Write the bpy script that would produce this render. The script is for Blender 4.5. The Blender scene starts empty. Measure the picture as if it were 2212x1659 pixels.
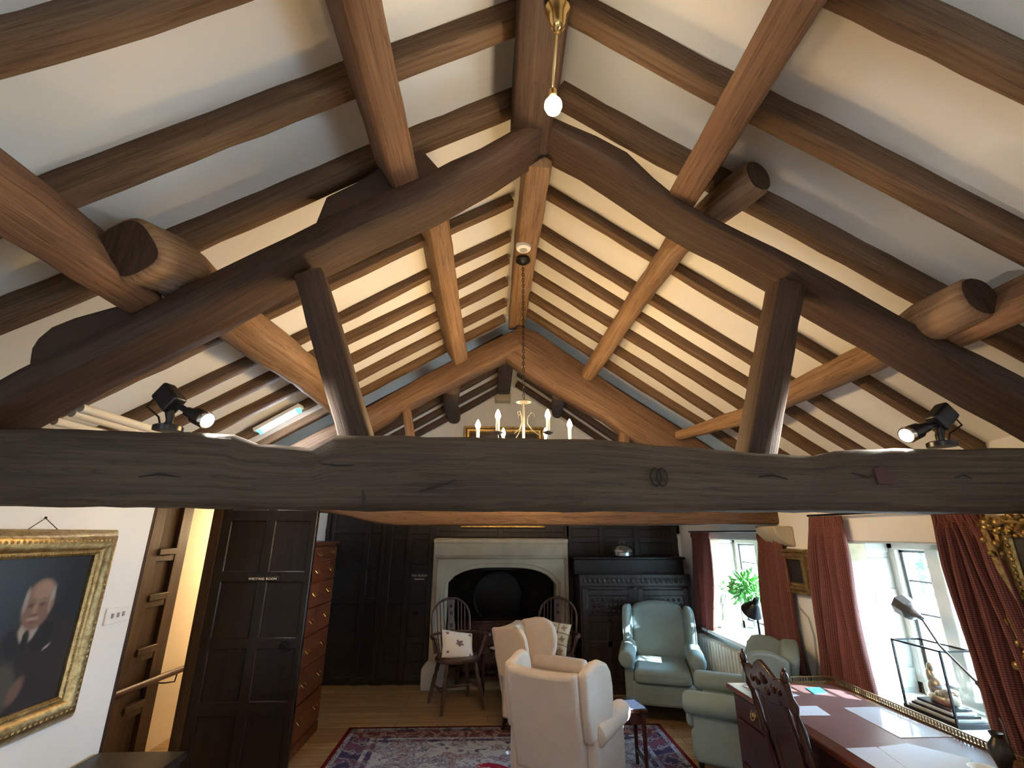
import bpy, math, random
from mathutils import Vector, Matrix, noise
C = bpy.context.scene.collection
rnd = random.Random(7)
PI = math.pi
V = Vector
# ------------------------------------------------------------------ camera (fitted to the photograph's vanishing points)
F_PX, PITCH, YAW, ROLL, CAM_H = 1005.0, 0.3103, -0.0429, 0.004, 1.7
CX, CY = 1106.0, 829.5
def cam_rows():
    cy, sy = math.cos(YAW), math.sin(YAW)
    rz = Matrix(((cy, sy, 0), (-sy, cy, 0), (0, 0, 1)))
    b = Matrix(((1, 0, 0), (0, 0, -1), (0, 1, 0)))
    c, s = math.cos(PITCH), math.sin(PITCH)
    rx = Matrix(((1, 0, 0), (0, c, s), (0, -s, c)))
    c, s = math.cos(ROLL), math.sin(ROLL)
    rr = Matrix(((c, -s, 0), (s, c, 0), (0, 0, 1)))
    return rr @ rx @ b @ rz
RC = cam_rows()
EYE = V((0, 0, CAM_H))
def ray(x, y): return RC.transposed() @ V(((x - CX) / F_PX, (y - CY) / F_PX, 1.0))
def onY(x, y, Y): d = ray(x, y); return EYE + d * (Y / d.y)
def onX(x, y, X): d = ray(x, y); return EYE + d * (X / d.x)
def onZ(x, y, z): d = ray(x, y); return EYE + d * ((z - CAM_H) / d.z)
cam_data = bpy.data.cameras.new('camera')
cam = bpy.data.objects.new('camera', cam_data); C.objects.link(cam)
cam_data.sensor_width = 36.0; cam_data.lens = 36.0 * F_PX / 2212.0
cam_data.clip_start = 0.05; cam_data.clip_end = 200
m3 = Matrix((RC[0], -RC[1], -RC[2])).transposed()
cam.matrix_world = Matrix.Translation(EYE) @ m3.to_4x4()
bpy.context.scene.camera = cam
vs = bpy.context.scene.view_settings
vs.view_transform = 'Standard'; vs.look = 'None'; vs.gamma = 1.0; vs.use_curve_mapping = False
vs.exposure = 1.0

# ------------------------------------------------------------------ materials
def new_mat(name):
    m = bpy.data.materials.new(name); m.use_nodes = True
    nt = m.node_tree; nt.nodes.clear()
    out = nt.nodes.new('ShaderNodeOutputMaterial')
    return m, nt, out
def N(nt, t, **kw):
    n = nt.nodes.new(t)
    for k, v in kw.items():
        if k in n.inputs: n.inputs[k].default_value = v
        else: setattr(n, k, v)
    return n
def c4(c): return (c[0], c[1], c[2], 1.0)
def scl(c, k): return tuple(min(1.0, a * k) for a in c)
def ramp(nt, fac, stops):
    r = nt.nodes.new('ShaderNodeValToRGB')
    e = r.color_ramp.elements
    while len(e) < len(stops): e.new(0.5)
    for i, (p, c) in enumerate(stops): e[i].position = p; e[i].color = c4(c)
    nt.links.new(fac, r.inputs['Fac'])
    return r.outputs['Color']
def coords(nt, kind, scale=(1, 1, 1)):
    tc = nt.nodes.new('ShaderNodeTexCoord'); mp = nt.nodes.new('ShaderNodeMapping')
    nt.links.new(tc.outputs[kind], mp.inputs['Vector']); mp.inputs['Scale'].default_value = scale
    return mp.outputs['Vector']
def noise_tex(nt, vec, scale, detail=4, rough=.55, dist=0.0):
    n = N(nt, 'ShaderNodeTexNoise', Scale=scale, Detail=detail, Roughness=rough, Distortion=dist)
    nt.links.new(vec, n.inputs['Vector']); return n.outputs['Fac']
def principled(nt, out, color, rough=.6, metal=0.0, spec=.5, bump=None, bstr=.2, bdist=.01, **kw):
    p = nt.nodes.new('ShaderNodeBsdfPrincipled')
    if isinstance(color, tuple): p.inputs['Base Color'].default_value = c4(color)
    else: nt.links.new(color, p.inputs['Base Color'])
    p.inputs['Roughness'].default_value = rough; p.inputs['Metallic'].default_value = metal
    p.inputs['Specular IOR Level'].default_value = spec
    for k, v in kw.items(): p.inputs[k].default_value = v
    if bump is not None:
        b = N(nt, 'ShaderNodeBump', Strength=bstr, Distance=bdist)
        nt.links.new(bump, b.inputs['Height']); nt.links.new(b.outputs['Normal'], p.inputs['Normal'])
    nt.links.new(p.outputs['BSDF'], out.inputs['Surface'])
    return p
def pbr(name, col, rough=.6, metal=0.0, var=.12, scale=6.0, bstr=.1, bscale=None, spec=.5, **kw):
    m, nt, out = new_mat(name)
    v = coords(nt, 'Object')
    f = noise_tex(nt, v, scale)
    col_s = ramp(nt, f, [(.25, scl(col, 1 - var)), (.75, scl(col, 1 + var))])
    b = noise_tex(nt, v, bscale or scale * 8, 3)
    principled(nt, out, col_s, rough, metal, spec, b, bstr, .005, **kw)
    return m
def timber(name, dark, mid, light, rough=.75, su=1.6, sv=62.0, spec=.3, kind='UV', bstr=.45, scale3=None):
    m, nt, out = new_mat(name)
    v = coords(nt, kind, scale3 or (su, sv, 1))
    g = noise_tex(nt, v, 1.0, 6, .62, .6)
    v2 = coords(nt, kind, (.9, 3, 1) if not scale3 else tuple(a * .2 for a in scale3))
    g2 = noise_tex(nt, v2, 1.3, 3)
    c1 = ramp(nt, g, [(.22, dark), (.48, mid), (.80, light)])
    c2 = ramp(nt, g2, [(.3, (.55, .52, .5)), (.62, (1, 1, 1))])
    mx = nt.nodes.new('ShaderNodeMix'); mx.data_type = 'RGBA'; mx.blend_type = 'MULTIPLY'; mx.inputs['Factor'].default_value = .8
    nt.links.new(c1, mx.inputs[6]); nt.links.new(c2, mx.inputs[7])
    v3 = coords(nt, kind, (su * .8, sv * .45, 1) if not scale3 else tuple(a * .5 for a in scale3))
    g3 = noise_tex(nt, v3, 1.0, 3, .5, 1.2)
    c3 = ramp(nt, g3, [(.470, (1, 1, 1)), (.496, (.45, .41, .38)), (.504, (.45, .41, .38)), (.53, (1, 1, 1))])
    m2 = nt.nodes.new('ShaderNodeMix'); m2.data_type = 'RGBA'; m2.blend_type = 'MULTIPLY'; m2.inputs['Factor'].default_value = .6
    nt.links.new(mx.outputs[2], m2.inputs[6]); nt.links.new(c3, m2.inputs[7])
    principled(nt, out, m2.outputs[2], rough, 0, spec, g, bstr, .006)
    return m
def emit(name, col, strength):
    m, nt, out = new_mat(name)
    e = N(nt, 'ShaderNodeEmission', Strength=strength); e.inputs['Color'].default_value = c4(col)
    nt.links.new(e.outputs[0], out.inputs['Surface']); return m
def thin_glass(name, tint=(1, 1, 1), refl=.12):
    m, nt, out = new_mat(name)
    t = N(nt, 'ShaderNodeBsdfTransparent'); t.inputs['Color'].default_value = c4(tint)
    g = N(nt, 'ShaderNodeBsdfGlossy', Roughness=.02)
    lw = N(nt, 'ShaderNodeLayerWeight', Blend=.25)
    mul = N(nt, 'ShaderNodeMath', operation='MULTIPLY'); mul.inputs[1].default_value = refl * 4
    nt.links.new(lw.outputs['Fresnel'], mul.inputs[0])
    mx = nt.nodes.new('ShaderNodeMixShader'); mul.use_clamp = True
    nt.links.new(mul.outputs[0], mx.inputs[0]); nt.links.new(t.outputs[0], mx.inputs[1]); nt.links.new(g.outputs[0], mx.inputs[2])
    nt.links.new(mx.outputs[0], out.inputs['Surface']); return m
def attr_mat(name, rough=.5, spec=.4, bstr=.1, bscale=60):
    m, nt, out = new_mat(name)
    a = nt.nodes.new('ShaderNodeAttribute'); a.attribute_name = 'Col'
    b = noise_tex(nt, coords(nt, 'Object'), bscale, 3)
    principled(nt, out, a.outputs['Color'], rough, 0, spec, b, bstr, .003); return m

MAT = {}
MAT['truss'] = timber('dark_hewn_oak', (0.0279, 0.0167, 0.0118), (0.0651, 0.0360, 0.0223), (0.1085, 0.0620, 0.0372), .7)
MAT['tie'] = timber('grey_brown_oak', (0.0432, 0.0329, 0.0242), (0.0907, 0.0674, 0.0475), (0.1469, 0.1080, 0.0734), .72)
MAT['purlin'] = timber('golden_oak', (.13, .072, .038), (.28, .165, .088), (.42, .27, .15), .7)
MAT['purlin_near'] = timber('russet_oak', (.09, .045, .025), (.21, .11, .058), (.31, .175, .09), .7)
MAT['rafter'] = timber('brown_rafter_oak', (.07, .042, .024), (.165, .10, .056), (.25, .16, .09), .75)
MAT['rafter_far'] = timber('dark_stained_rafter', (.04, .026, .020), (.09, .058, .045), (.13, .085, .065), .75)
MAT['truss_far'] = timber('orange_brown_oak', (.085, .047, .028), (.18, .105, .062), (.26, .16, .10), .65)
MAT['panel'] = timber('black_oak', (.006, .0045, .004), (.016, .011, .010), (.030, .021, .019), .42, spec=.4, kind='Object', scale3=(30, 30, 1.5), bstr=.2)
MAT['door_oak'] = timber('dark_door_oak', (0.0056, 0.0039, 0.0034), (0.0157, 0.0095, 0.0084), (0.0280, 0.0168, 0.0146), .36, spec=.45, kind='Object', scale3=(28, 28, 1.4), bstr=.2)
MAT['carved'] = timber('black_carved_oak', (.012, .009, .009), (.03, .022, .022), (.055, .042, .042), .36, spec=.5, kind='Object', scale3=(24, 24, 2), bstr=.3)
MAT['architrave'] = timber('brown_stained_wood', (0.0300, 0.0140, 0.0060), (0.0650, 0.0310, 0.0135), (0.0950, 0.0500, 0.0225), .5, kind='Object', scale3=(26, 26, 1.4), bstr=.2)
MAT['mahogany'] = timber('red_mahogany', (0.0600, 0.0132, 0.0084), (0.1320, 0.0330, 0.0192), (0.1860, 0.0540, 0.0300), .28, spec=.5, kind='Object', scale3=(18, 2.2, 18), bstr=.08)
MAT['mahogany_dark'] = timber('dark_mahogany', (.020, .007, .007), (.048, .016, .014), (.075, .028, .024), .25, spec=.6, kind='Object', scale3=(22, 22, 2), bstr=.12)
MAT['chest'] = timber('walnut_chest', (0.0624, 0.0144, 0.0067), (0.1248, 0.0336, 0.0144), (0.1728, 0.0576, 0.0264), .32, spec=.5, kind='Object', scale3=(3, 3, 14), bstr=.06)
MAT['windsor'] = timber('windsor_elm', (.03, .016, .012), (.075, .04, .03), (.13, .075, .055), .4, spec=.5, kind='Object', scale3=(20, 20, 3), bstr=.12)
MAT['plaster'] = pbr('white_plaster', (.80, .785, .74), .85, var=.03, scale=1.6, bstr=.12, bscale=14)
MAT['plaster_wall'] = pbr('white_wall_plaster', (.82, .82, .80), .85, var=.03, scale=1.4, bstr=.12, bscale=10)
MAT['stair_plaster'] = pbr('cream_stair_plaster', (.86, .74, .56), .85, var=.02, scale=1.4, bstr=.06)
MAT['stone'] = pbr('pale_sandstone', (.50, .43, .31), .8, var=.16, scale=5, bstr=.35, bscale=30)
MAT['stone_light'] = pbr('limewashed_stone', (.50, .47, .41), .8, var=.12, scale=6, bstr=.35, bscale=24)
MAT['stone_gold'] = pbr('golden_sandstone', (.50, .41, .26), .8, var=.2, scale=7, bstr=.4, bscale=26)
MAT['soot'] = pbr('sooty_fireback', (.016, .014, .013), .8, var=.4, scale=6, bstr=.5, bscale=20)
MAT['black_iron'] = pbr('black_iron', (.012, .012, .013), .45, .6, var=.2, bstr=.15)
MAT['black_plastic'] = pbr('black_plastic', (.009, .009, .010), .3, 0, var=.1, bstr=.02)
MAT['chrome'] = pbr('chrome', (.75, .75, .75), .15, 1, var=.02, bstr=.0)
MAT['brass_dull'] = pbr('dull_brass', (.36, .27, .14), .35, .9, var=.1, bstr=.03)
MAT['brass'] = pbr('brass', (.72, .52, .22), .25, 1, var=.08, bstr=.03)
MAT['pewter'] = pbr('pewter', (.42, .42, .42), .25, 1, var=.1, bstr=.05)
MAT['white_metal'] = pbr('cream_painted_metal', (.75, .74, .68), .4, 0, var=.03, bstr=.03)
MAT['white_plastic'] = pbr('white_plastic', (.82, .82, .80), .4, 0, var=.02, bstr=.02)
MAT['silver'] = pbr('dull_silver', (.24, .235, .22), .35, .85, var=.06, bstr=.02)
MAT['pipe'] = pbr('cream_pipe', (.80, .72, .58), .5, 0, var=.04, bstr=.02)
MAT['lead'] = pbr('grey_window_lead', (.13, .135, .14), .5, .3, var=.1, bstr=.05)
MAT['glass'] = thin_glass('window_glass', (.97, .99, .99), .06)
MAT['case_glass'] = thin_glass('case_glass', (.97, .99, .99), .05)
def gilt(name, a, b):
    m, nt, out = new_mat(name)
    v = coords(nt, 'Object')
    f = noise_tex(nt, v, 34, 5, .7); f2 = noise_tex(nt, v, 110, 3)
    col = ramp(nt, f, [(.3, a), (.62, b)])
    principled(nt, out, col, .38, .75, .5, f2, .35, .004); return m
MAT['gilt'] = gilt('gilt_wood', (.19, .115, .042), (.48, .345, .155))
MAT['gilt_dark'] = gilt('aged_gilt', (.15, .09, .03), (.48, .33, .12))
MAT['cream_fabric'] = pbr('cream_upholstery', (.64, .53, .44), .9, var=.05, scale=9, bstr=.18, bscale=140, spec=.2)
MAT['blue_fabric'] = pbr('blue_grey_upholstery', (.22, .285, .285), .92, var=.06, scale=9, bstr=.18, bscale=140, spec=.2)
MAT['piping'] = pbr('pale_piping', (.62, .55, .46), .8, var=.04, bstr=.05)
MAT['dark_wood_leg'] = pbr('ebonised_leg', (.02, .013, .010), .35, var=.2)
MAT['paper_sky_tint'] = pbr('sky_tinted_paper', (.66, .73, .86), .55, var=.01, bstr=.01)  # white paper with the sky's blue cast mixed into its colour
MAT['paper_blue'] = pbr('blue_paper', (.30, .45, .80), .5, var=.02, bstr=.01)
MAT['paper_cyan'] = pbr('blue_booklet_cover', (.06, .36, .66), .4, var=.03, bstr=.01)
MAT['ceramic'] = pbr('white_china', (.78, .78, .76), .2, var=.02, bstr=.0)
MAT['pot'] = pbr('pale_blue_pot', (.50, .55, .64), .35, var=.05, bstr=.03)
MAT['leaf'] = pbr('fresh_leaf', (.16, .44, .12), .5, var=.3, scale=20, bstr=.05, **{'Subsurface Weight': 0.0})
MAT['shrub_leaf'] = pbr('shrub_leaf', (.025, .085, .035), .6, var=.3, scale=20, bstr=.05)
MAT['stem'] = pbr('grey_green_stem', (.20, .24, .17), .7, var=.2)
MAT['bronze'] = pbr('pale_bronze', (.42, .33, .24), .3, .7, var=.2, scale=20, bstr=.1)
MAT['dark_bronze'] = pbr('dark_bronze', (.035, .032, .028), .35, .5, var=.2, bstr=.1)
MAT['radiator'] = pbr('cream_radiator_paint', (.70, .69, .62), .4, var=.03, bstr=.03)
MAT['canvas_dark'] = pbr('dark_canvas', (.022, .020, .020), .4, var=.5, scale=12, bstr=.1)
MAT['picture_far'] = pbr('far_canvas', (.06, .05, .04), .45, var=.5, scale=8, bstr=.1)
MAT['lamp_grey'] = pbr('grey_lamp_enamel', (.07, .065, .065), .4, var=.05, bstr=.02)
MAT['sign_black'] = pbr('black_sign', (.012, .009, .008), .35, var=.05, bstr=.01)
MAT['sign_white'] = pbr('ivory_lettering', (.85, .80, .70), .6, var=.01, bstr=.0)
MAT['cord_grey'] = pbr('grey_cord', (.36, .36, .36), .6, var=.02)
MAT['turf'] = pbr('pale_terrace', (.62, .60, .54), .9, var=.12, scale=.8, bstr=.1)
MAT['paint'] = attr_mat('oil_paint', .42, .4, .12, 90)
MAT['cushion'] = attr_mat('printed_cotton', .9, .15, .12, 120)
MAT['rail_red'] = pbr('dark_red_handrail', (.045, .010, .009), .4, var=.1, bstr=.02)
MAT['teal'] = emit('teal_lamp_end', (.15, .75, .85), 1.3)
MAT['tube'] = emit('fluorescent_tube', (.80, .90, 1.0), 75)
MAT['bulb'] = emit('candle_bulb_glow', (1.0, .66, .30), 520)
MAT['bulb_near'] = emit('pendant_bulb_glow', (1.0, .80, .55), 85)
MAT['spot_face'] = emit('spot_lamp_face', (1.0, .86, .64), 9)
def curtain_mat():
    m, nt, out = new_mat('red_patterned_curtain')
    v = coords(nt, 'UV', (1, 1, 1))
    vo = N(nt, 'ShaderNodeTexVoronoi', Scale=105.0); vo.inputs['Randomness'].default_value = 0.0
    nt.links.new(v, vo.inputs['Vector'])
    col = ramp(nt, vo.outputs['Distance'], [(.22, (.34, .17, .13)), (.42, (.175, .050, .045))])
    p = principled(nt, out, col, .85, 0, .2)
    tr = N(nt, 'ShaderNodeBsdfTranslucent'); nt.links.new(col, tr.inputs['Color'])
    mx = nt.nodes.new('ShaderNodeMixShader'); mx.inputs[0].default_value = .28
    nt.links.new(p.outputs[0], mx.inputs[1]); nt.links.new(tr.outputs[0], mx.inputs[2])
    nt.links.new(mx.outputs[0], out.inputs['Surface']); return m
MAT['curtain'] = curtain_mat()
def floor_mat():
    m, nt, out = new_mat('oak_floorboards')
    v = coords(nt, 'Object')
    br = nt.nodes.new('ShaderNodeTexBrick')
    for k, val in dict(Scale=1.0).items(): br.inputs[k].default_value = val
    br.inputs['Brick Width'].default_value = 1.7; br.inputs['Row Height'].default_value = .14
    br.inputs['Mortar Size'].default_value = .0025; br.inputs['Bias'].default_value = 0
    br.inputs['Color1'].default_value = (.30, .185, .095, 1); br.inputs['Color2'].default_value = (.40, .265, .145, 1)
    br.inputs['Mortar'].default_value = (.06, .035, .02, 1)
    nt.links.new(v, br.inputs['Vector'])
    v2 = coords(nt, 'Object', (1.3, 26, 1)); g = noise_tex(nt, v2, 1.0, 5, .6, .4)
    gc = ramp(nt, g, [(.3, (.62, .6, .58)), (.6, (1.05, 1.03, 1.0))])
    mx = nt.nodes.new('ShaderNodeMix'); mx.data_type = 'RGBA'; mx.blend_type = 'MULTIPLY'; mx.inputs['Factor'].default_value = 1
    nt.links.new(br.outputs['Color'], mx.inputs[6]); nt.links.new(gc, mx.inputs[7])
    principled(nt, out, mx.outputs[2], .38, 0, .4, g, .12, .004); return m
MAT['floor'] = floor_mat()

# ------------------------------------------------------------------ mesh builder
class MB:
    def __init__(s): s.v = []; s.f = []; s.uv = []; s.col = None
    def face(s, idx, uv=None): s.f.append(tuple(idx)); s.uv.append(uv)
    def box(s, c, d, rot=None):
        c = V(c); hx, hy, hz = d[0] / 2, d[1] / 2, d[2] / 2; b = len(s.v)
        for z in (-hz, hz):
            for x, y in ((-hx, -hy), (hx, -hy), (hx, hy), (-hx, hy)):
                p = V((x, y, z)); p = rot @ p if rot else p
                s.v.append(c + p)
        for q in ((3, 2, 1, 0), (4, 5, 6, 7), (0, 1, 5, 4), (1, 2, 6, 5), (2, 3, 7, 6), (3, 0, 4, 7)): s.face([b + i for i in q])
        return s
    def bb(s, x0, x1, y0, y1, z0, z1): return s.box(((x0 + x1) / 2, (y0 + y1) / 2, (z0 + z1) / 2), (abs(x1 - x0), abs(y1 - y0), abs(z1 - z0)))
    def loft(s, rings, cap=True, closed=True, lens=None):
        b = len(s.v); n = len(rings[0])
        for r in rings: s.v += [V(p) for p in r]
        per = [0.0]
        for i in range(n): per.append(per[-1] + (V(rings[0][(i + 1) % n]) - V(rings[0][i])).length)
        L = [0.0]
        for i in range(1, len(rings)):
            L.append(L[-1] + (sum((V(p) for p in rings[i]), V()) / n - sum((V(p) for p in rings[i - 1]), V()) / n).length)
        for i in range(len(rings) - 1):
            for j in range(n if closed else n - 1):
                k = (j + 1) % n
                s.face((b + i * n + j, b + i * n + k, b + (i + 1) * n + k, b + (i + 1) * n + j),
                       ((L[i], per[j]), (L[i], per[j + 1]), (L[i + 1], per[j + 1]), (L[i + 1], per[j])))
        if cap and closed:
            s.face([b + j for j in reversed(range(n))]); e = b + (len(rings) - 1) * n
            s.face([e + j for j in range(n)])
        return s
    def tube(s, path, r, n=8, cap=True):
        path = [V(p) for p in path]; rings = []
        up = None
        for i, p in enumerate(path):
            t = (path[min(i + 1, len(path) - 1)] - path[max(i - 1, 0)])
            if t.length < 1e-9: t = V((0, 0, 1))
            t.normalize()
            if up is None:
                up = V((0, 0, 1)) if abs(t.z) < .9 else V((1, 0, 0))
            a = up.cross(t)
            if a.length < 1e-6: a = t.orthogonal()
            a.normalize(); up = t.cross(a); up.normalize()
            rr = r[i] if isinstance(r, (list, tuple)) else r
            rings.append([p + a * (math.cos(2 * PI * k / n) * rr) + up * (math.sin(2 * PI * k / n) * rr) for k in range(n)])
        return s.loft(rings, cap)
    def lathe(s, prof, n=20, c=(0, 0, 0), rot=None):
        c = V(c); rings = []
        for r, z in prof:
            ring = []
            for k in range(n):
                p = V((r * math.cos(2 * PI * k / n), r * math.sin(2 * PI * k / n), z))
                ring.append(c + (rot @ p if rot else p))
            rings.append(ring)
        return s.loft(rings, True)
    def ell(s, c, rad, rot=None, n=16, m=10):
        prof = [(max(1e-4, math.sin(PI * i / m)), -math.cos(PI * i / m)) for i in range(m + 1)]
        c = V(c); rings = []
        for r, z in prof:
            ring = []
            for k in range(n):
                p = V((r * math.cos(2 * PI * k / n) * rad[0], r * math.sin(2 * PI * k / n) * rad[1], z * rad[2]))
                ring.append(c + (rot @ p if rot else p))
            rings.append(ring)
        return s.loft(rings, True)
    def prism(s, poly, ext):
        poly = [V(p) for p in poly]; ext = V(ext); b = len(s.v); n = len(poly)
        s.v += poly + [p + ext for p in poly]
        s.face([b + i for i in reversed(range(n))]); s.face([b + n + i for i in range(n)])
        for i in range(n):
            k = (i + 1) % n; s.face((b + i, b + k, b + n + k, b + n + i))
        return s
    def grid(s, fn, nu, nv, uvs=(1, 1)):
        b = len(s.v)
        for j in range(nv + 1):
            for i in range(nu + 1): s.v.append(V(fn(i / nu, j / nv)))
        for j in range(nv):
            for i in range(nu):
                a = b + j * (nu + 1) + i
                s.face((a, a + 1, a + nu + 2, a + nu + 1),
                       ((i / nu * uvs[0], j / nv * uvs[1]), ((i + 1) / nu * uvs[0], j / nv * uvs[1]),
                        ((i + 1) / nu * uvs[0], (j + 1) / nv * uvs[1]), (i / nu * uvs[0], (j + 1) / nv * uvs[1])))
        return s
    def beam(s, pts, w, h, up, nz=.006, seg=.11, p=5.0, n=16, seed=0.0, wob=.008):
        """A hewn timber along pts; w across, h along up; w,h,up scalars or one per point."""
        pts = [V(q) for q in pts]
        lst = lambda a: a if isinstance(a, (list, tuple)) else [a] * len(pts)
        w, h = lst(w), lst(h); ups = up if isinstance(up, list) else [V(up)] * len(pts)
        P, W, H, U = [], [], [], []
        for i in range(len(pts) - 1):
            k = max(1, int((pts[i + 1] - pts[i]).length / seg))
            for j in range(k):
                t = j / k
                P.append(pts[i].lerp(pts[i + 1], t)); W.append(w[i] + (w[i + 1] - w[i]) * t); H.append(h[i] + (h[i + 1] - h[i]) * t)
                U.append(V(ups[i]).lerp(V(ups[i + 1]), t))
        P.append(pts[-1]); W.append(w[-1]); H.append(h[-1]); U.append(V(ups[-1]))
        rings = []
        if p < 4:
            e = min(W[0], H[0]) * .09
            P = [P[0], P[0].lerp(P[1], min(.5, e / max(1e-4, (P[1] - P[0]).length)))] + P[1:]; W = [W[0] * .86, W[0]] + W[1:]; H = [H[0] * .86, H[0]] + H[1:]; U = [U[0]] + U
        for i, c in enumerate(P):
            t = (P[min(i + 1, len(P) - 1)] - P[max(i - 1, 0)]).normalized()
            u = (U[i] - t * U[i].dot(t)).normalized(); a = t.cross(u)
            wv = noise.noise_vector(V((i * seg * .9 + seed * 7.3, seed, 1.7))) * wob
            ring = []
            if p >= 4:
                ch = .085 * min(W[i], H[i]); hx, hy = W[i] / 2, H[i] / 2
                prof = [(hx, 0), (hx, hy - ch), (hx - ch, hy), (0, hy), (-hx + ch, hy), (-hx, hy - ch), (-hx, 0), (-hx, -hy + ch), (-hx + ch, -hy), (0, -hy), (hx - ch, -hy), (hx, -hy + ch)]
            else:
                prof = []
                for k in range(24):
                    th = 2 * PI * (k + .5) / 24; cc, ss = math.cos(th), math.sin(th)
                    prof.append((math.copysign(abs(cc) ** (2 / p), cc) * W[i] / 2, math.copysign(abs(ss) ** (2 / p), ss) * H[i] / 2))
            for x, y in prof:
                q = c + a * x + u * y + wv
                d = noise.noise(q * 9 + V((seed * 3.1, 0, 0))) * nz + noise.noise(q * 28) * nz * .35
                ring.append(q + (a * x + u * y).normalized() * d)
            rings.append(ring)
        return s.loft(rings, True)
    def turned(s, p0, p1, prof, n=12):
        """lathe along p0->p1; prof = (t, radius)."""
        p0, p1 = V(p0), V(p1); d = p1 - p0; L = d.length
        q = d.to_track_quat('Z', 'Y').to_matrix()
        return s.lathe([(r, t * L) for t, r in prof], n, p0, q)

def finish(mb, name, mat, parent=None, label=None, cat=None, group=None, kind=None, bevel=0, bseg=2, smooth=40, subsurf=0, solid=0, recenter=None):
    me = bpy.data.meshes.new(name)
    verts = mb.v
    off = V((0, 0, 0))
    if recenter is None: recenter = parent is None
    if recenter:
        lo = V([min(v[i] for v in verts) for i in range(3)]); hi = V([max(v[i] for v in verts) for i in range(3)])
        off = V(((lo.x + hi.x) / 2, (lo.y + hi.y) / 2, lo.z))
        verts = [v - off for v in verts]
    me.from_pydata([tuple(v) for v in verts], [], mb.f)
    if any(u for u in mb.uv):
        ul = me.uv_layers.new(name='UVMap'); k = 0
        for poly, u in zip(me.polygons, mb.uv):
            for j, li in enumerate(poly.loop_indices):
                if u: ul.data[li].uv = u[j]
                else:
                    co = me.vertices[me.loops[li].vertex_index].co; ul.data[li].uv = (co.x * .3 + co.z, co.y + co.x)
    if mb.col:
        ca = me.color_attributes.new('Col', 'FLOAT_COLOR', 'POINT')
        for i, c in enumerate(mb.col): ca.data[i].color = (c[0], c[1], c[2], 1)
    me.validate()
    if smooth:
        me.shade_smooth(); me.set_sharp_from_angle(angle=math.radians(smooth))
    me.materials.append(mat if not isinstance(mat, str) else MAT[mat])
    o = bpy.data.objects.new(name, me); C.objects.link(o); o.location = off
    if parent: o.parent = parent
    if bevel:
        b = o.modifiers.new('bevel', 'BEVEL'); b.width = bevel; b.segments = bseg; b.limit_method = 'ANGLE'; b.angle_limit = .6
        b.harden_normals = False
        if bseg > 2: me.shade_smooth()
    if solid:
        d = o.modifiers.new('solid', 'SOLIDIFY'); d.thickness = solid; d.offset = 0
    if subsurf:
        d = o.modifiers.new('sub', 'SUBSURF'); d.levels = subsurf; d.render_levels = subsurf
    tag(o, label, cat, group, kind); return o
def tag(o, label=None, cat=None, group=None, kind=None):
    if label: o['label'] = label
    if cat: o['category'] = cat
    if group: o['group'] = group
    if kind: o['kind'] = kind
    return o
def thing(name, label, cat, loc=(0, 0, 0), rz=0.0, group=None, kind=None):
    o = bpy.data.objects.new(name, None); C.objects.link(o); o.empty_display_size = .1
    o.location = loc; o.rotation_euler = (0, 0, rz)
    return tag(o, label, cat, group, kind)
def dup(root, loc, rz, label, group=None):
    r = root.copy(); C.objects.link(r); r.location = loc; r.rotation_euler = (0, 0, rz); r['label'] = label
    if group: r['group'] = group
    for ch in list(root.children):
        c = ch.copy(); C.objects.link(c); c.parent = r
        for g in ch.children:
            d = g.copy(); C.objects.link(d); d.parent = c
    return r
def lettering(txt, size, mat, parent, name, mtx, depth=.002):
    cu = bpy.data.curves.new(name + '_text', 'FONT'); cu.body = txt; cu.size = size; cu.extrude = depth; cu.align_x = 'CENTER'; cu.align_y = 'CENTER'
    cu.space_character = 1.22
    tmp = bpy.data.objects.new('tmp_text', cu); C.objects.link(tmp)
    bpy.context.view_layer.update()
    me = bpy.data.meshes.new_from_object(tmp.evaluated_get(bpy.context.evaluated_depsgraph_get()))
    bpy.data.objects.remove(tmp)
    me.name = name; me.materials.clear(); me.materials.append(MAT[mat])
    o = bpy.data.objects.new(name, me); C.objects.link(o); o.parent = parent; o.matrix_local = mtx
    return o
S = 'structure'
# ------------------------------------------------------------------ room shell
XL, XR, YF, YB = -2.1, 2.5, 6.36, -3.0
Y1, Y1B, Y2, Y2B = 1.85, 2.10, 4.10, 4.30      # front/back of the near and far roof truss
def za(Y): return 3.98 - .082 * max(0.0, Y - 2.0)          # rafter undersides at the ridge line x=.28
def zl(x, Y): return za(Y) - .60 * (.28 - x)
def zr(x, Y): return za(Y) - .68 * (x - .28)
finish(MB().bb(-3.2, 3.2, YB - .3, 7.2, -.2, 0), 'floor', 'floor', kind=S, recenter=False)
for nm, x1, fn in (('ceiling', XL - .85, zl), ('ceiling', XR + .75, zr)):
    m = MB(); rings = []
    for Y, o_ in ((YB - .3, .118), (0, .118), (2.0, .118), (2.35, .068), (4.2, .068), (6.9, .072)):
        a, b = fn(.28, Y) + o_, fn(x1, Y) + o_
        rings.append([(.28, Y, a), (x1, Y, b), (x1, Y, b + .12), (.28, Y, a + .12)])
    m.loft(rings)
    finish(m, nm, 'plaster', kind=S, recenter=False, smooth=0)
def wall_with_holes(m, x0, x1, ya, yb, ztop, holes):
    cur = ya
    for (h0, h1, z0, z1) in sorted(holes):
        m.bb(x0, x1, cur, h0, 0, ztop)
        if z0 > 0: m.bb(x0, x1, h0, h1, 0, z0)
        m.bb(x0, x1, h0, h1, z1, ztop); cur = h1
    m.bb(x0, x1, cur, yb, 0, ztop); return m
W1 = (4.46, 5.66, .70, 1.655); W2 = (2.62, 3.42, .70, 1.66); 
DOORWAY = (3.12, 3.90, 0, 1.90)
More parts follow.
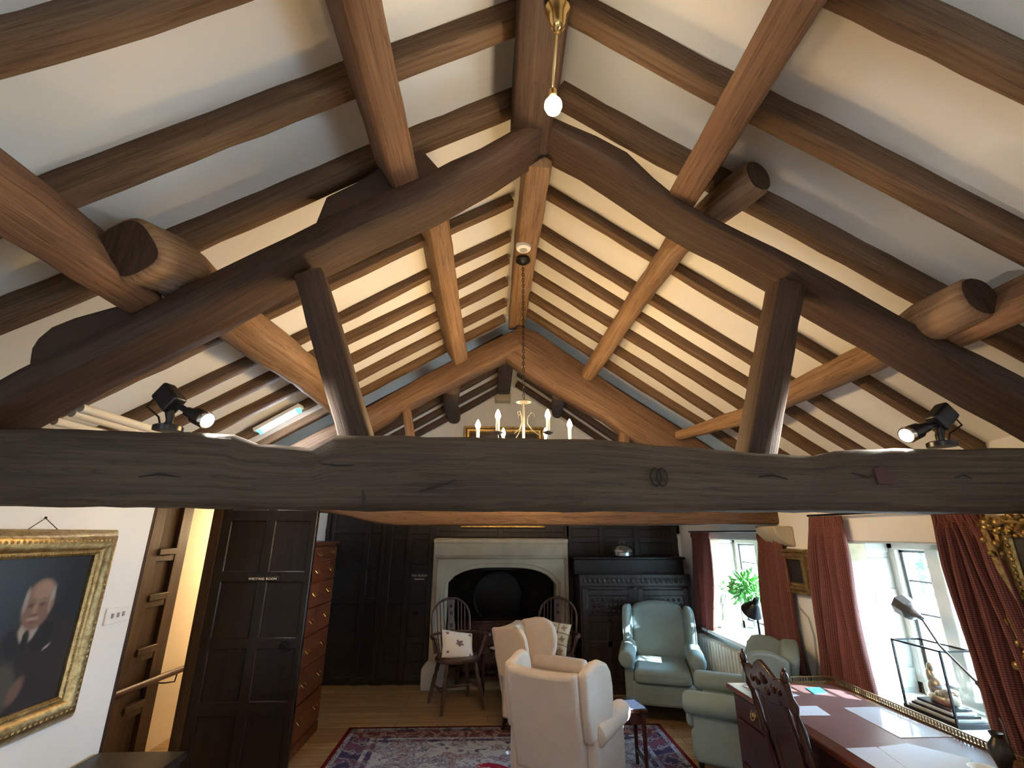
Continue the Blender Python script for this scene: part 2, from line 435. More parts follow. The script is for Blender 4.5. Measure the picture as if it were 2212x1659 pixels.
finish(wall_with_holes(MB(), XL - .06, XL, YB, YF + .5, 2.0, [DOORWAY]), 'wall_left', 'plaster_wall', kind=S, recenter=False)
finish(wall_with_holes(MB().bb(XR + .40, XR + .45, YB, YF + .5, 1.9, 2.25), XR, XR + .45, YB, YF + .5, 1.95, [(-.5, .05, .7, 1.7), W1, W2]), 'wall_right', 'plaster_wall', kind=S, recenter=False)  # first opening is out of view, added to let in front fill
FX0, FX1, FZ = -.60, .86, 1.28        # fireplace hole
m = MB()
m.bb(XL - .15, FX0, YF, YF + .3, 0, 2.0).bb(FX1, XR + .45, YF, YF + .3, 0, 2.0).bb(FX0, FX1, YF, YF + .3, FZ, 2.0)
m.prism([(XL - .7, YF, 1.7), (XR + .6, YF, 1.7), (XR + .6, YF, zr(XR + .6, YF) + .15), (.28, YF, za(YF) + .15), (XL - .7, YF, zl(XL - .7, YF) + .15)], (0, .3, 0))
finish(m, 'wall_far', 'plaster_wall', kind=S, recenter=False, smooth=0)
m = MB()
m.bb(XL - .15, XR + .45, YB - .3, YB, 0, 4.1)
finish(m, 'wall_back', 'plaster_wall', kind=S, recenter=False)
# stairwell beyond the doorway
m = MB(); XS = -2.75
m.bb(XS - .12, XS, 2.2, 6.0, 0, 2.0).bb(XS, XL - .06, 5.9, 6.0, 0, 2.0).bb(XS, XL - .06, 2.2, 2.3, 0, 2.0)
finish(m, 'wall_stairwell', 'stair_plaster', kind=S, recenter=False)
finish(MB().bb(XS - .12, XL, YB, YF + .5, 1.995, 2.03).bb(XS - .14, XS - .10, YB, YF + .5, 1.99, 2.3), 'ceiling_stairwell', 'plaster', kind=S, recenter=False)
# doorway casing on the far jamb + head
m = MB(); m.bb(XL - .07, XL + .012, 3.875, 3.92, 0, 1.94).bb(XL - .07, XL + .012, 3.08, 3.92, 1.88, 1.94).bb(XL - .055, XL + .008, 3.105, 3.13, 0, 1.90)
finish(m, 'trim_1', 'architrave', kind=S, recenter=False, bevel=.006)
# panelled timber post inside the stairwell, with ledges
t = thing('stair_post', 'brown panelled timber post with small ledges inside the lit stair doorway', 'post', (XS + .06, 4.1, 0))
finish(MB().bb(-.06, .0, -.6, .34, 0, 1.99), 'post_board', 'architrave', t, bevel=.004)
finish(MB().bb(.0, .035, .20, .34, 0, 1.99).bb(.0, .035, -.6, -.02, 0, 1.99), 'stile', 'architrave', t, bevel=.004)
for z in (.42, .80, 1.18, 1.52):
    finish(MB().bb(.0, .05, -.02, .20, z, z + .05).bb(0, .03, -.02, .2, z - .05, z), 'ledge', 'architrave', t, bevel=.006)
t = thing('handrail', 'dark red sloping handrail on a bracket inside the stair doorway', 'handrail', (XS + .14, 4.0, .5))
p0, p1 = onX(255, 1499, XS + .14), onX(399, 1443, XS + .14)
o0 = V((XS + .14, 4.0, .5))
finish(MB().tube([p0 - o0 - (p1 - p0) * .8, p0 - o0, p1 - o0, p1 - o0 + (p1 - p0) * .5], .024, 10), 'rail', 'rail_red', t)
q = p1 - o0 - (p1 - p0) * .12
finish(MB().tube([q, q + V((-.01, 0, -.08)), q + V((-.09, .0, -.09)), q + V((-.14, 0, -.09))], .006, 6), 'bracket', 'dark_wood_leg', t)

# ------------------------------------------------------------------ windows (stone mullions, leaded casements)
def window(name, W, mull, lights_cfg):
    y0, y1, z0, z1 = W; xo = XR + .36
    root = bpy.data.objects.new(name, None); C.objects.link(root); root.location = (xo, (y0 + y1) / 2, z0); root['kind'] = S
    L = V(root.location); m = MB()
    def bb(mm, a, b, c, d, e, f): mm.bb(a - L.x, b - L.x, c - L.y, d - L.y, e - L.z, f - L.z)
    bb(m, xo - .02, xo + .12, y0 - .01, y0 + .06, z0, z1); bb(m, xo - .02, xo + .12, y1 - .06, y1 + .01, z0, z1)
    bb(m, xo - .02, xo + .12, y0, y1, z1 - .06, z1 + .01); bb(m, xo - .02, xo + .12, y0, y1, z0 - .01, z0 + .09)
    for my in mull:
        mm = MB(); cy = my - L.y
        mm.prism([(-.07, cy - .045, z0 + .08 - L.z), (.03, cy - .075, z0 + .08 - L.z), (.13, cy - .045, z0 + .08 - L.z), (.13, cy + .045, z0 + .08 - L.z), (.03, cy + .075, z0 + .08 - L.z), (-.07, cy + .045, z0 + .08 - L.z)], (0, 0, z1 - z0 - .13))
        finish(mm, 'stone_mullion', 'stone_light', root, bevel=.008)
    finish(m, 'stone_surround', 'stone_light', root, bevel=.01)
    ys = [y0 + .06] + [v for my in mull for v in (my - .06, my + .06)] + [y1 - .06]
    for i in range(0, len(ys), 2):
        a, b = ys[i], ys[i + 1]; f = MB(); za_, zb_ = z0 + .085, z1 - .055
        bb(f, xo + .02, xo + .05, a, a + .022, za_, zb_); bb(f, xo + .02, xo + .05, b - .022, b, za_, zb_)
        bb(f, xo + .02, xo + .05, a, b, za_, za_ + .022); bb(f, xo + .02, xo + .05, a, b, zb_ - .022, zb_)
        fr = finish(f, 'casement', 'lead', root)
        g = MB()
        for k in range(1, 4):
            zc = za_ + (zb_ - za_) * k / 4; bb(g, xo + .03, xo + .04, a, b, zc - .006, zc + .006)
        finish(g, 'glazing_bar', 'lead', fr)
        g = MB(); bb(g, xo + .033, xo + .037, a + .02, b - .02, za_ + .02, zb_ - .02)
        finish(g, 'pane', 'glass', fr)
        g = MB(); zc = (za_ + zb_) / 2
        bb(g, xo - .0, xo + .02, b - .02, b - .005, zc - .04, zc + .01); bb(g, xo - .03, xo - .0, b - .02, b - .008, zc - .01, zc + .0)
        finish(g, 'latch', 'black_iron', fr)
    return root
window('window_1', W1, [5.06], None)
window('window_2', W2, [3.02], None)
# rough stones showing round the two visible window reveals
for k, W in enumerate((W1, W2)):
    y0, y1, z0, z1 = W; m = MB(); r = random.Random(3 + k)
    y = y0 + .01
    z = z1 - .14
    # far jamb quoins
    zc = z0 + .02
    while zc < z1 - .02:
        h = min(r.uniform(.13, .22), z1 - .005 - zc)
        m.bb(XR + .012, XR + .16 + r.uniform(-.02, .02), y1 - .014 - r.uniform(0, .006), y1 + .01, zc, zc + h - .008)
        m.bb(XR + .17, XR + .34, y1 - .012 - r.uniform(0, .006), y1 + .01, zc + .02, zc + h - .01)
        zc += h
    m.bb(XR + .01, XR + .34, y0 + .02, y1 - .02, z1 - .012, z1 + .01)
    finish(m, 'trim_%d' % (2 + k), 'stone_light', kind=S, recenter=False, bevel=.006)
    m = MB(); m.bb(XR + .02, XR + .17, y1 - .026, y1 + .01, z1 - .14, z1 - .015)
    finish(m, 'trim_%d' % (4 + k), 'stone_gold', kind=S, recenter=False, bevel=.01)
# window boards
finish(MB().bb(XR - .11, XR + .36, W1[0] - .06, W1[1] + .06, W1[2] - .03, W1[2] + .005), 'window_sill', 'white_plastic', kind=S, recenter=False, bevel=.008)
finish(MB().bb(XR - .02, XR + .36, W2[0] - .0, W2[1] + .0, W2[2] - .02, W2[2] + .012), 'window_sill', 'white_plastic', kind=S, recenter=False, bevel=.006)

# outside: terrace, low hedge
finish(MB().bb(3.1, 30, -20, 30, -.6, -.5), 'ground_outside', 'turf', kind=S, recenter=False)

# ------------------------------------------------------------------ roof timbers
def px_curve(pts, Y):
    q = [onY(x, y, Y) for x, y in pts]; return sorted([(a.x, a.z) for a in q])
def interp(cv, x):
    if x <= cv[0][0]:
        a, b = cv[0], cv[1]
    elif x >= cv[-1][0]:
        a, b = cv[-2], cv[-1]
    else:
        for a, b in zip(cv, cv[1:]):
            if a[0] <= x <= b[0]: break
    t = (x - a[0]) / (b[0] - a[0] + 1e-9); return a[1] + (b[1] - a[1]) * t
def timber_between(name, mat, up_cv, lo_cv, xs, yc, depth, label, cat, seed, **kw):
    pts, hs = [], []
    for x in xs:
        a, b = interp(lo_cv, x), interp(up_cv, x); pts.append(V((x, yc, (a + b) / 2))); hs.append(b - a)
    H = []
    for i in range(len(pts)):
        t = (pts[min(i + 1, len(pts) - 1)] - pts[max(i - 1, 0)]).normalized(); H.append(hs[i] * abs(t.x))
    m = MB().beam(pts, depth, H, (0, 0, 1), seed=seed, **kw)
    return finish(m, name, mat, label=label, cat=cat, kind='thing', smooth=50)
def rng(a, b, n): return [a + (b - a) * i / (n - 1) for i in range(n)]
YC1 = (Y1 + Y1B) / 2
up = px_curve([(0, 815), (70, 775), (330, 655), (450, 588), (660, 488), (800, 428), (950, 358), (1121, 274), (1200, 235)], Y1)
lo = px_curve([(0, 975), (123, 912), (174, 876), (470, 735), (590, 665), (700, 608), (787, 561), (924, 503), (1060, 425), (1130, 378), (1172, 352)], Y1B)
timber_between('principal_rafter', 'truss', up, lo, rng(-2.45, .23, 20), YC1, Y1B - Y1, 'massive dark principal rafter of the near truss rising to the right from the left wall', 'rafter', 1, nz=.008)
up = px_curve([(1180, 240), (1300, 290), (1360, 322), (1430, 405), (1500, 447), (1550, 470), (1609, 500), (1776, 583), (1960, 688), (2094, 752), (2212, 812)], Y1)
lo = px_curve([(1172, 350), (1191, 363), (1258, 397), (1395, 489), (1472, 536), (1653, 632), (1732, 690), (1906, 786), (2051, 873), (2212, 962)], Y1B)
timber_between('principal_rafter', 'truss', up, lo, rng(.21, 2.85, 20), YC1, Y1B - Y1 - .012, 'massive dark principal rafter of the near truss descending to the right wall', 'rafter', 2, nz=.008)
up = px_curve([(0, 923), (170, 926), (300, 932), (470, 936), (500, 940), (525, 955), (600, 962), (685, 965), (702, 943), (740, 937), (1000, 944), (1300, 950), (1600, 975), (1640, 978), (1790, 985), (1815, 972), (2000, 968), (2212, 966)], Y1)
lo = px_curve([(0, 1094), (760, 1104), (1400, 1107), (2212, 1110)], Y1B)
tie = timber_between('tie_beam', 'tie', up, lo, rng(-2.3, 2.7, 60), YC1, Y1B - Y1 + .02, 'huge weathered grey-brown tie beam crossing the whole room in the foreground', 'beam', 3, nz=.007, wob=.004, p=6)
# knots and a carved ring on the near face
def on_face(x, y): return onY(x, y, Y1 - .024)
m = MB()
for dx in (-.013, .013):
    c = on_face(1424, 1030) + V((dx, .004, 0)) - tie.location
    m.tube([c + V((.026 * math.cos(a) * .8, 0, .034 * math.sin(a))) for a in rng(0, 2 * PI, 17)], .0035, 5)
finish(m, 'carved_ring_mark', 'soot', tie, recenter=False)
m = MB()
c = on_face(1912, 1030) - tie.location
m.prism([c + V(p) for p in ((-.035, .004, .03), (.0, .004, .045), (.05, .004, -.005), (.03, .004, -.03), (-.03, .004, -.028))], (0, .02, 0))
finish(m, 'knot', pbr('reddish_knot', (.07, .03, .024), .8), tie, recenter=False)
for k, pts in enumerate((((783, 1058), (787, 1078), (782, 1094)), ((690, 1001), (730, 1006), (765, 1004)), ((905, 1062), (940, 1052), (985, 1036)), ((1640, 1030), (1668, 1026), (1700, 1034)), ((2062, 1032), (2082, 1026), (2100, 1034)), ((300, 1030), (345, 1024), (390, 1031)), ((1840, 1022), (1875, 1030), (1890, 1027)))):
    q = [onY(x, y, Y1 - .017) - tie.location for x, y in pts]
    finish(MB().tube(q, [.002, .005, .0015], 6), 'crack', 'soot', tie, recenter=False)
# struts
def px_mid(a, b, Y): return onY((a[0] + b[0]) / 2, (a[1] + b[1]) / 2, Y)
a, b = px_mid((648, 622), (702, 612), 1.93), px_mid((735, 945), (797, 945), 1.93)
for q in (a, b): q.y = 1.97
finish(MB().beam([a + (a - b) * .09, b - (a - b) * .05], .125, .125, (0, 1, 0), seed=5), 'queen_strut', 'truss', label='dark leaning strut on the left between tie beam and near truss rafter', cat='strut', kind='thing', smooth=50)
a, b = px_mid((1668, 645), (1732, 655), 1.93), px_mid((1612, 975), (1676, 975), 1.93)
for q in (a, b): q.y = 1.97
finish(MB().beam([a + (a - b) * .12, b - (a - b) * .05], .125, .14, (0, 1, 0), seed=6), 'queen_strut', 'truss', label='dark strut on the right between tie beam and near truss rafter', cat='strut', kind='thing', smooth=50)
# packing cleats riding on the near truss
def cleat(pts, label, seed, Y=Y1 + .02, d=.2):
    m = MB(); m.prism([onY(x, y, Y) for x, y in pts], (0, d, 0))
    finish(m, 'packing_cleat', 'truss', label=label, cat='cleat', kind='thing', bevel=.012, bseg=2, smooth=50)
cleat([(60, 790), (66, 752), (80, 730), (110, 705), (160, 685), (235, 664), (330, 640), (345, 660)], 'long rounded oak cleat lying on the near truss at its lower left', 1)
cleat([(676, 492), (704, 424), (769, 393), (830, 352), (910, 319), (952, 366)], 'angular oak cleat on the near truss under the upper left purlin', 2)
# purlins
def purlin(pts, w, h, side, label, seed, mat='purlin', p=5.0, nz=.006):
    """pts: lower-corner points (x,Y,z); side -1 left slope, +1 right slope"""
    if side < 0: e1, e2 = V((.857, 0, .515)), V((-.515, 0, .857))
    else: e1, e2 = V((-.827, 0, .562)), V((.562, 0, .827))
    P = [V(q) + e1 * w / 2 + e2 * h / 2 for q in pts]
    return finish(MB().beam(P, w, h, e2, seed=seed, p=p, nz=nz), 'purlin', mat, label=label, cat='purlin', kind='thing', smooth=50)
purlin([(-.489, -.3, 3.27), (-.489, 1.0, 3.265), (-.487, 1.9, 3.26)], .135, .23, -1, 'square russet purlin running from overhead down to the near truss, upper left', 11, 'purlin_near')
purlin([(.975, -.3, 3.225), (.97, 1.0, 3.22), (.964, 1.9, 3.219)], .14, .25, 1, 'square russet purlin running from overhead down to the near truss, upper right', 12, 'purlin_near')
purlin([(-1.56, -.3, 2.56), (-1.555, .9, 2.575), (-1.55, 1.92, 2.575)], .125, .26, -1, 'knotty grey and russet purlin at the far left beside a log end', 13, 'purlin_near', 4.0, .012)
purlin([(2.11, -.3, 2.50), (2.11, .9, 2.50), (2.105, 1.92, 2.50)], .075, .22, 1, 'dark squared purlin at the far right edge beside a log end', 14, 'purlin_near')
a = onZ(928, 500, 3.40); b = onY(985, 789, Y2 - .02)
purlin([(a.x - (b.x - a.x) * .35, Y1B - .06, 3.41), (a.x, a.y, 3.40), (b.x, b.y, b.z), (b.x, Y2 + .06, b.z)], .135, .22, -1, 'pale golden square purlin between the two trusses, upper left', 15)
def log(pts, rads, label, seed, mat='purlin', p=2.3, flat=1.0, nz=.008, up=(0, 0, 1)):
    o = finish(MB().beam(pts, [2 * r for r in rads], [2 * r * flat for r in rads], up, seed=seed, p=p, nz=nz, wob=.0), 'purlin', mat, label=label, cat='purlin', kind='thing', smooth=60)
    p0, p1 = V(pts[0]) - o.location, V(pts[1]) - o.location; d = (p0 - p1).normalized()
    if mat == 'purlin': finish(MB().beam([p0 - d * .02, p0 + d * .004], 2 * rads[0] * .86, 2 * rads[0] * flat * .86, up, seed=seed, p=p, nz=.002, wob=0), 'sawn_end', 'truss', o, smooth=60)
    return o
a, a2, b, c = onY(278, 537, 1.62), onY(370, 572, 1.87), onZ(531, 710, 2.83), onZ(655, 800, 2.80)
log([a, a2, b, c, (c.x, Y2 + .08, 2.78)], [.112, .115, .118, .11, .10], 'thick log purlin on the lower left, its sawn end jutting over the near truss', 16, p=3.2, up=(-.515, 0, .857))
log([onZ(1638, 380, 3.32), onZ(1545, 452, 3.32), onZ(1461, 530, 3.30), onY(1367, 662, 3.1), onY(1272, 808, 4.08)], [.085, .085, .072, .070, .07], 'crooked round log purlin on the upper right, its end jutting over the near truss', 17)
log([onY(2118, 640, 1.66), onY(2010, 694, 1.87), onZ(1880, 772, 2.66), onZ(1697, 857, 2.62), onZ(1621, 896, 2.56), onY(1466, 941, 4.12)], [.098, .098, .085, .075, .066, .042], 'long tapering log purlin on the lower right ending in a thin pale tip', 18)
a, b = onY(976, 834, 4.4), onY(981, 902, 6.28)
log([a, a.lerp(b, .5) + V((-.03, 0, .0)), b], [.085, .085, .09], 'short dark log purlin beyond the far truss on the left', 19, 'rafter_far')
a, b = onY(1207, 848, 4.4), onY(1203, 892, 6.28)
log([a, b], [.07, .07], 'short dark log purlin beyond the far truss on the right', 20, 'rafter_far')
# ridge beams
RIDGE = 'ridge_beam'
finish(MB().beam([(.175, -.6, 3.80), (.175, .8, 3.795), (.18, 2.02, 3.79)], .21, .27, (0, 0, 1), seed=21), RIDGE, 'truss', label='ridge beam above the near truss, behind the bright bulb', cat='beam', kind='thing', smooth=50)
a, b = onY(1117, 706, 4.15), onY(1160, 372, 2.1)
finish(MB().beam([(b.x, 2.05, b.z + .115), (.5 * (a.x + b.x), 3.1, 3.755), (a.x, 4.22, a.z + .13)], [.15, .155, .155], [.25, .25, .25], (0, 0, 1), seed=22, nz=.014), RIDGE, 'purlin', label='gouged brown ridge beam between the two trusses carrying the smoke detector', cat='beam', kind='thing', smooth=50)
a, b = onY(1094, 775, 4.35), onY(1088, 851, 6.25)
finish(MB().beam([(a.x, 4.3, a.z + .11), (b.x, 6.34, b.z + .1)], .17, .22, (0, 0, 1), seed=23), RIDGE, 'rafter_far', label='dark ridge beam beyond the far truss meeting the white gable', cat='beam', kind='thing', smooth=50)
finish(MB().bb(b.x - .12, b.x + .10, 6.18, YF, b.z - .11, b.z + .005), 'corbel', 'stone', label='small grey stone corbel under the far end of the ridge on the gable', cat='corbel', kind='thing', bevel=.012)
# far truss
YC2 = (Y2 + Y2B) / 2
up = px_curve([(650, 950), (783, 883), (935, 800), (1000, 764), (1072, 728), (1105, 712), (1130, 700)], Y2)
lo = px_curve([(600, 1028), (794, 930), (881, 876), (996, 818), (1098, 768), (1125, 752)], Y2)
timber_between('principal_rafter', 'truss_far', up, lo, rng(-2.14, .22, 16), YC2, .2, 'orange-brown principal rafter of the far truss, left side', 'rafter', 31, nz=.006)
up = px_curve([(1100, 690), (1130, 697), (1170, 721), (1235, 768), (1293, 811), (1463, 920), (1700, 1065)], Y2)
lo = px_curve([(1085, 760), (1105, 775), (1195, 843), (1336, 919), (1373, 948), (1560, 1060)], Y2)
timber_between('principal_rafter', 'truss_far', up, lo, rng(.16, 2.56, 16), YC2, .19, 'orange-brown principal rafter of the far truss, right side', 'rafter', 32, nz=.006)
zt = 2.06
lo = px_curve([(560, 1098), (700, 1107), (740, 1112), (790, 1125), (830, 1134), (1000, 1135), (1300, 1135), (1690, 1132)], Y2)
timber_between('tie_beam', 'truss_far', [(-2.2, zt), (2.6, zt)], lo, rng(-2.14, 2.54, 40), YC2, .2, 'orange-brown tie beam of the far truss just below the foreground beam', 'beam', 33, nz=.006, wob=.004)
a, b = px_mid((868, 884), (888, 880), Y2 + .1), px_mid((881, 945), (899, 945), Y2 + .1)
finish(MB().beam([a, V((b.x + .1, b.y, zt - .03))], .075, .075, (0, 1, 0), seed=34), 'queen_strut', 'truss_far', label='thin pale strut of the far truss on the left', cat='strut', kind='thing', smooth=50)
a, b = px_mid((1336, 905), (1358, 905), Y2 + .1), px_mid((1336, 945), (1356, 945), Y2 + .1)
finish(MB().beam([a, V((b.x - .02, b.y, zt - .03))], .085, .075, (0, 1, 0), seed=35), 'queen_strut', 'truss_far', label='thin orange strut of the far truss on the right', cat='strut', kind='thing', smooth=50)
a = onX(1670, 1150, XR - .1)
finish(MB().prism([(XR - .17, a.y - .13, 1.765), (XR + .0, a.y - .13, 1.765), (XR + .0, a.y - .13, 1.60), (XR - .07, a.y - .13, 1.625), (XR - .15, a.y - .13, 1.70)], (0, .3, 0)), 'corbel', 'stone', label='tan stone corbel under the right end of the far tie beam', cat='corbel', kind='thing', bevel=.015)
# rafters
ORD = ['first', 'second', 'third', 'fourth', 'fifth', 'sixth', 'seventh']
def rafter(Y, side, label, seed, mat, w=.088, h=.112):
    r = random.Random(seed); pts = []
    n = 6
    for i in range(n):
        t = i / (n - 1)
        if side < 0: x = .10 + (XL - .80 - .10) * t; z = zl(x, Y) + h * .55
        else: x = .33 + (XR + .62 - .33) * t; z = zr(x, Y) + h * .55
        pts.append((x, Y + r.uniform(-.012, .012), z + r.uniform(-.008, .004)))
    u = (-.515, 0, .857) if side < 0 else (.562, 0, .827)
    finish(MB().beam(pts, w, h, u, seed=seed, nz=.006, p=4.0, seg=.12), 'common_rafter', mat, label=label, cat='rafter', kind='thing', smooth=50)
for s, nm in ((-1, 'left'), (1, 'right')):
    for i, Y in enumerate((1.035, 1.497, 1.925)):
        rafter(Y, s, ['brown roof rafter nearest the top %s corner, in front of the near truss' % nm,
                      'brown roof rafter across the middle of the near bay, %s slope' % nm,
                      'brown roof rafter directly above the near truss, %s slope' % nm][i], 40 + i + 10 * (s + 1), 'rafter', .095, .115)
    for i, Y in enumerate((2.62, 3.00, 3.27, 3.57, 3.89, 4.19)):
        rafter(Y, s, '%s brown rafter beyond the near truss on the cream %s slope' % (ORD[i], nm), 70 + i + 10 * (s + 1), 'rafter', .070, .076)
    for i, Y in enumerate((4.62, 4.98, 5.34, 5.70, 6.06)):
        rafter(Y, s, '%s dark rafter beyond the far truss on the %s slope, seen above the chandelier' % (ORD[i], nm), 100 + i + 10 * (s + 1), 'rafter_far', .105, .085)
# pipes along the left wall plate
for i, (x, y) in enumerate(((125, 911), (163, 894), (181, 883))):
    a = onY(x, y, 2.16)
    finish(MB().tube([(a.x, a.y - .02, a.z), (a.x + .01, 3.0, a.z), (a.x + .01, 3.9, a.z)], [.020, .020, .018], 10), 'conduit_pipe', 'pipe', label='%s of three cream pipes behind the left spotlight' % ('lowest', 'middle and thinnest', 'topmost')[i], cat='pipe', group='cream pipes at the left eaves')
# ------------------------------------------------------------------ far wall: panelling, fireplace, cabinet
def panelling(name, x0, x1, z0, z1, cols, rows, mat='panel', Y=YF, sign=None):
    m = MB(); m.bb(x0, x1, Y - .02, Y, z0, z1)
    for c in cols: m.bb(c - .035, c + .035, Y - .045, Y - .018, z0, z1)
    for r in rows: m.bb(x0, x1, Y - .043, Y - .018, r - .035, r + .035)
    return finish(m, name, mat, kind=S, recenter=False, bevel=.006)
fx = lambda px, y=1300, Y=YF: onY(px, y, Y).x
fz = lambda py, Y=YF: onY(1000, py, Y).z
XD0, XD1 = fx(826), fx(934)
panelling('trim_6', XL, XD0, 0, 2.35, [XL + .04, fx(702), fx(782), XD0 - .035], [.05, fz(1380), fz(1297), fz(1225), fz(1148), 2.3])
panelling('trim_7', FX0 - .13, FX1 + .16, 1.64, 2.35, [FX0 - .1, .13, FX1 + .13], [1.68, 1.98, 2.3])
panelling('trim_8', FX1 + .12, fx(1463, 1180), 0, 2.35, [FX1 + .16, 1.45, 1.9, fx(1463, 1180) - .04], [.05, .6, 1.1, fz(1200), fz(1165), fz(1135), 2.3])
# panelled far door with its little sign
d = thing('door_2', None, None, (XD0, YF, 0), kind=S)
w = XD1 - XD0
finish(MB().bb(0, w, -.03, 0, 0, 1.95), 'door_leaf', 'panel', d)
m = MB()
for a in (.035, .47 * w, w - .035): m.bb(a - .04, a + .04, -.052, -.028, 0, 1.95)
for z in (.07, fz(1420), fz(1380), fz(1297), fz(1225), fz(1160), 1.9): m.bb(0, w, -.05, -.028, z - .035, z + .035)
finish(m, 'rails', 'panel', d, bevel=.006)
p = onY(906, 1247, YF - .055) - V(d.location)
sg = finish(MB().box(p, (.155, .006, .085)), 'sign', 'sign_black', d)
RX = Matrix.Rotation(PI / 2, 4, 'X')
lettering('TEA ROOM', .034, 'sign_white', sg, 'sign_lettering', Matrix.Translation(p + V((0, -.004, .018))) @ RX)
finish(MB().box(p + V((0, -.004, -.022)), (.125, .003, .008)), 'sign_line', 'sign_white', sg)
p = onY(897, 1325, YF - .055) - V(d.location)
finish(MB().turned(p, p + V((0, -.05, 0)), [(0, .02), (.4, .012), (.7, .026), (1, .018)]), 'door_knob', 'black_iron', d)

YFP = 6.12
f = thing('fireplace', 'pale stone fireplace with a flattened arch against the dark panelled end wall', 'fireplace', (.14, YFP, 0))
L = V(f.location)
ox0, ox1, oz = onY(938, 1165, YFP).x, onY(1226, 1165, YFP).x, onY(1000, 1165, YFP).z
ix0, ix1 = onY(962, 1330, YFP).x, onY(1203, 1330, YFP).x
zs, zt_ = onY(1000, 1262, YFP).z, onY(1000, 1226, YFP).z
def arch(x0, x1, zs, zt, n=14):
    out = []
    for i in range(n + 1):
        t = i / n; u = abs(2 * t - 1); out.append((x0 + (x1 - x0) * t, zs + (zt - zs) * (1 - u ** 3.2) ** .75))
    return out
def uprism(mb, x0, x1, z1, inner, y0, dy):
    poly = [(x0, 0), (x0, z1), (x1, z1), (x1, 0), (inner[-1][0], 0)] + list(reversed(inner)) + [(inner[0][0], 0)]
    mb.prism([V((a, y0, b)) - L for a, b in poly], (0, dy, 0))
m = MB(); uprism(m, ox0, ox1, oz, arch(ix0, ix1, zs, zt_), YFP, YF - YFP + .02)
finish(m, 'surround', 'stone', f, bevel=.012, smooth=30)
m = MB(); uprism(m, ox0 + .05, ox1 - .05, zt_ + .105, arch(ix0 - .05, ix1 + .05, zs + .01, zt_ + .045), YFP - .022, .03)
finish(m, 'arch_moulding', 'stone', f, bevel=.01, smooth=30)
m = MB().bb(ox0 - .0 - L.x, ox1 - L.x, -.035, .01, oz - .045, oz + .005).bb(ox0 + .03 - L.x, ox1 - .03 - L.x, -.03, .01, zt_ + .11, zt_ + .135)
finish(m, 'mantel_moulding', 'stone', f, bevel=.01)
for a, b in ((ox0 - .07, ix0 + .03), (ix1 - .03, ox1 + .05)):
    m = MB(); m.prism([V((a, YFP - .05, 0)) - L, V((b, YFP - .05, 0)) - L, V((b - .0, YFP - .03, .26)) - L, V((a + .07, YFP - .03, .30)) - L, V((a, YFP - .05, .22)) - L], (0, .12, 0))
    finish(m, 'jamb_plinth', 'stone_light', f, bevel=.02)
m = MB(); D = 6.95
m.bb(FX0 - L.x, FX1 - L.x, D - L.y, D - L.y + .1, 0, FZ).bb(FX0 - .02 - L.x, FX0 - L.x + .02, YF - .1 - L.y, D - L.y, 0, FZ).bb(FX1 - .02 - L.x, FX1 + .02 - L.x, YF - .1 - L.y, D - L.y, 0, FZ).bb(FX0 - L.x, FX1 - L.x, YF - .1 - L.y, D - L.y, FZ - .02, FZ + .1)
finish(m, 'fireback', 'soot', f)
finish(MB().bb(ox0 - L.x, ox1 - L.x, -.02, D - YFP, .0, .03), 'hearth_slab', 'stone', f, bevel=.008)
# round black fire disc and low red-brown chest in the hearth
c = onY(1076, 1288, 6.66)
t = thing('fire_screen', 'round black metal disc standing in the fireplace opening', 'fire screen', (c.x, 6.66, .03))
Rx = Matrix.Rotation(PI / 2, 3, 'X')
finish(MB().lathe([(.0, .03), (.12, .028), (.24, .012), (.305, .0), (.325, .012), (.335, .006), (.33, -.01), (.0, -.012)], 40, (0, 0, c.z - .03), Rx), 'disc', 'black_iron', t)
for sx in (-1, 1): finish(MB().tube([(sx * .16, .01, c.z - .3), (sx * .18, .0, .0)], .014, 8).tube([(sx * .18, -.12, 0.014), (sx * .18, .1, .014)], .012, 8), 'foot', 'black_iron', t)
p = onY(1075, 1341, 6.20)
t = thing('hearth_chest', 'low dark red-brown wooden chest standing in the fireplace opening', 'chest', (p.x - .02, 6.36, .031))
finish(MB().bb(-.46, .52, -.17, .15, .14, p.z - .06), 'body', 'mahogany_dark', t, bevel=.006)
finish(MB().bb(-.48, .54, -.17, .17, p.z - .06, p.z - .03), 'lid', 'mahogany_dark', t, bevel=.008)
for sx in (-.44, .50):
    for sy in (-.15, .13): finish(MB().bb(sx - .025, sx + .025, sy - .025, sy + .025, 0, .14), 'foot', 'mahogany_dark', t)
# gilt picture over the fireplace (only its top and bottom edges show past the beams)
def frame_mesh(mb, w, h, prof):
    """picture frame in local xz, facing -y, centred; prof: (outward offset from opening, forward)"""
    corners = ((-1, -1), (1, -1), (1, 1), (-1, 1)); rings = []
    for sx, sz in corners + (corners[0],):
        rings.append([(sx * (w / 2 + o), -fw, sz * (h / 2 + o)) for o, fw in prof])
    mb.loft(rings, cap=False)
def beading(mb, w, h, off, fw, rad, step, along=1.5):
    for (x0, z0, x1, z1) in ((-w / 2 - off, -h / 2 - off, w / 2 + off, -h / 2 - off), (w / 2 + off, -h / 2 - off, w / 2 + off, h / 2 + off), (w / 2 + off, h / 2 + off, -w / 2 - off, h / 2 + off), (-w / 2 - off, h / 2 + off, -w / 2 - off, -h / 2 - off)):
        Ln = math.hypot(x1 - x0, z1 - z0); n = int(Ln / step)
        for i in range(n):
            t = (i + .5) / n; hor = abs(x1 - x0) > abs(z1 - z0)
            mb.ell((x0 + (x1 - x0) * t, -fw, z0 + (z1 - z0) * t), (rad * (along if hor else 1), rad * .8, rad * (1 if hor else along)), None, 8, 5)
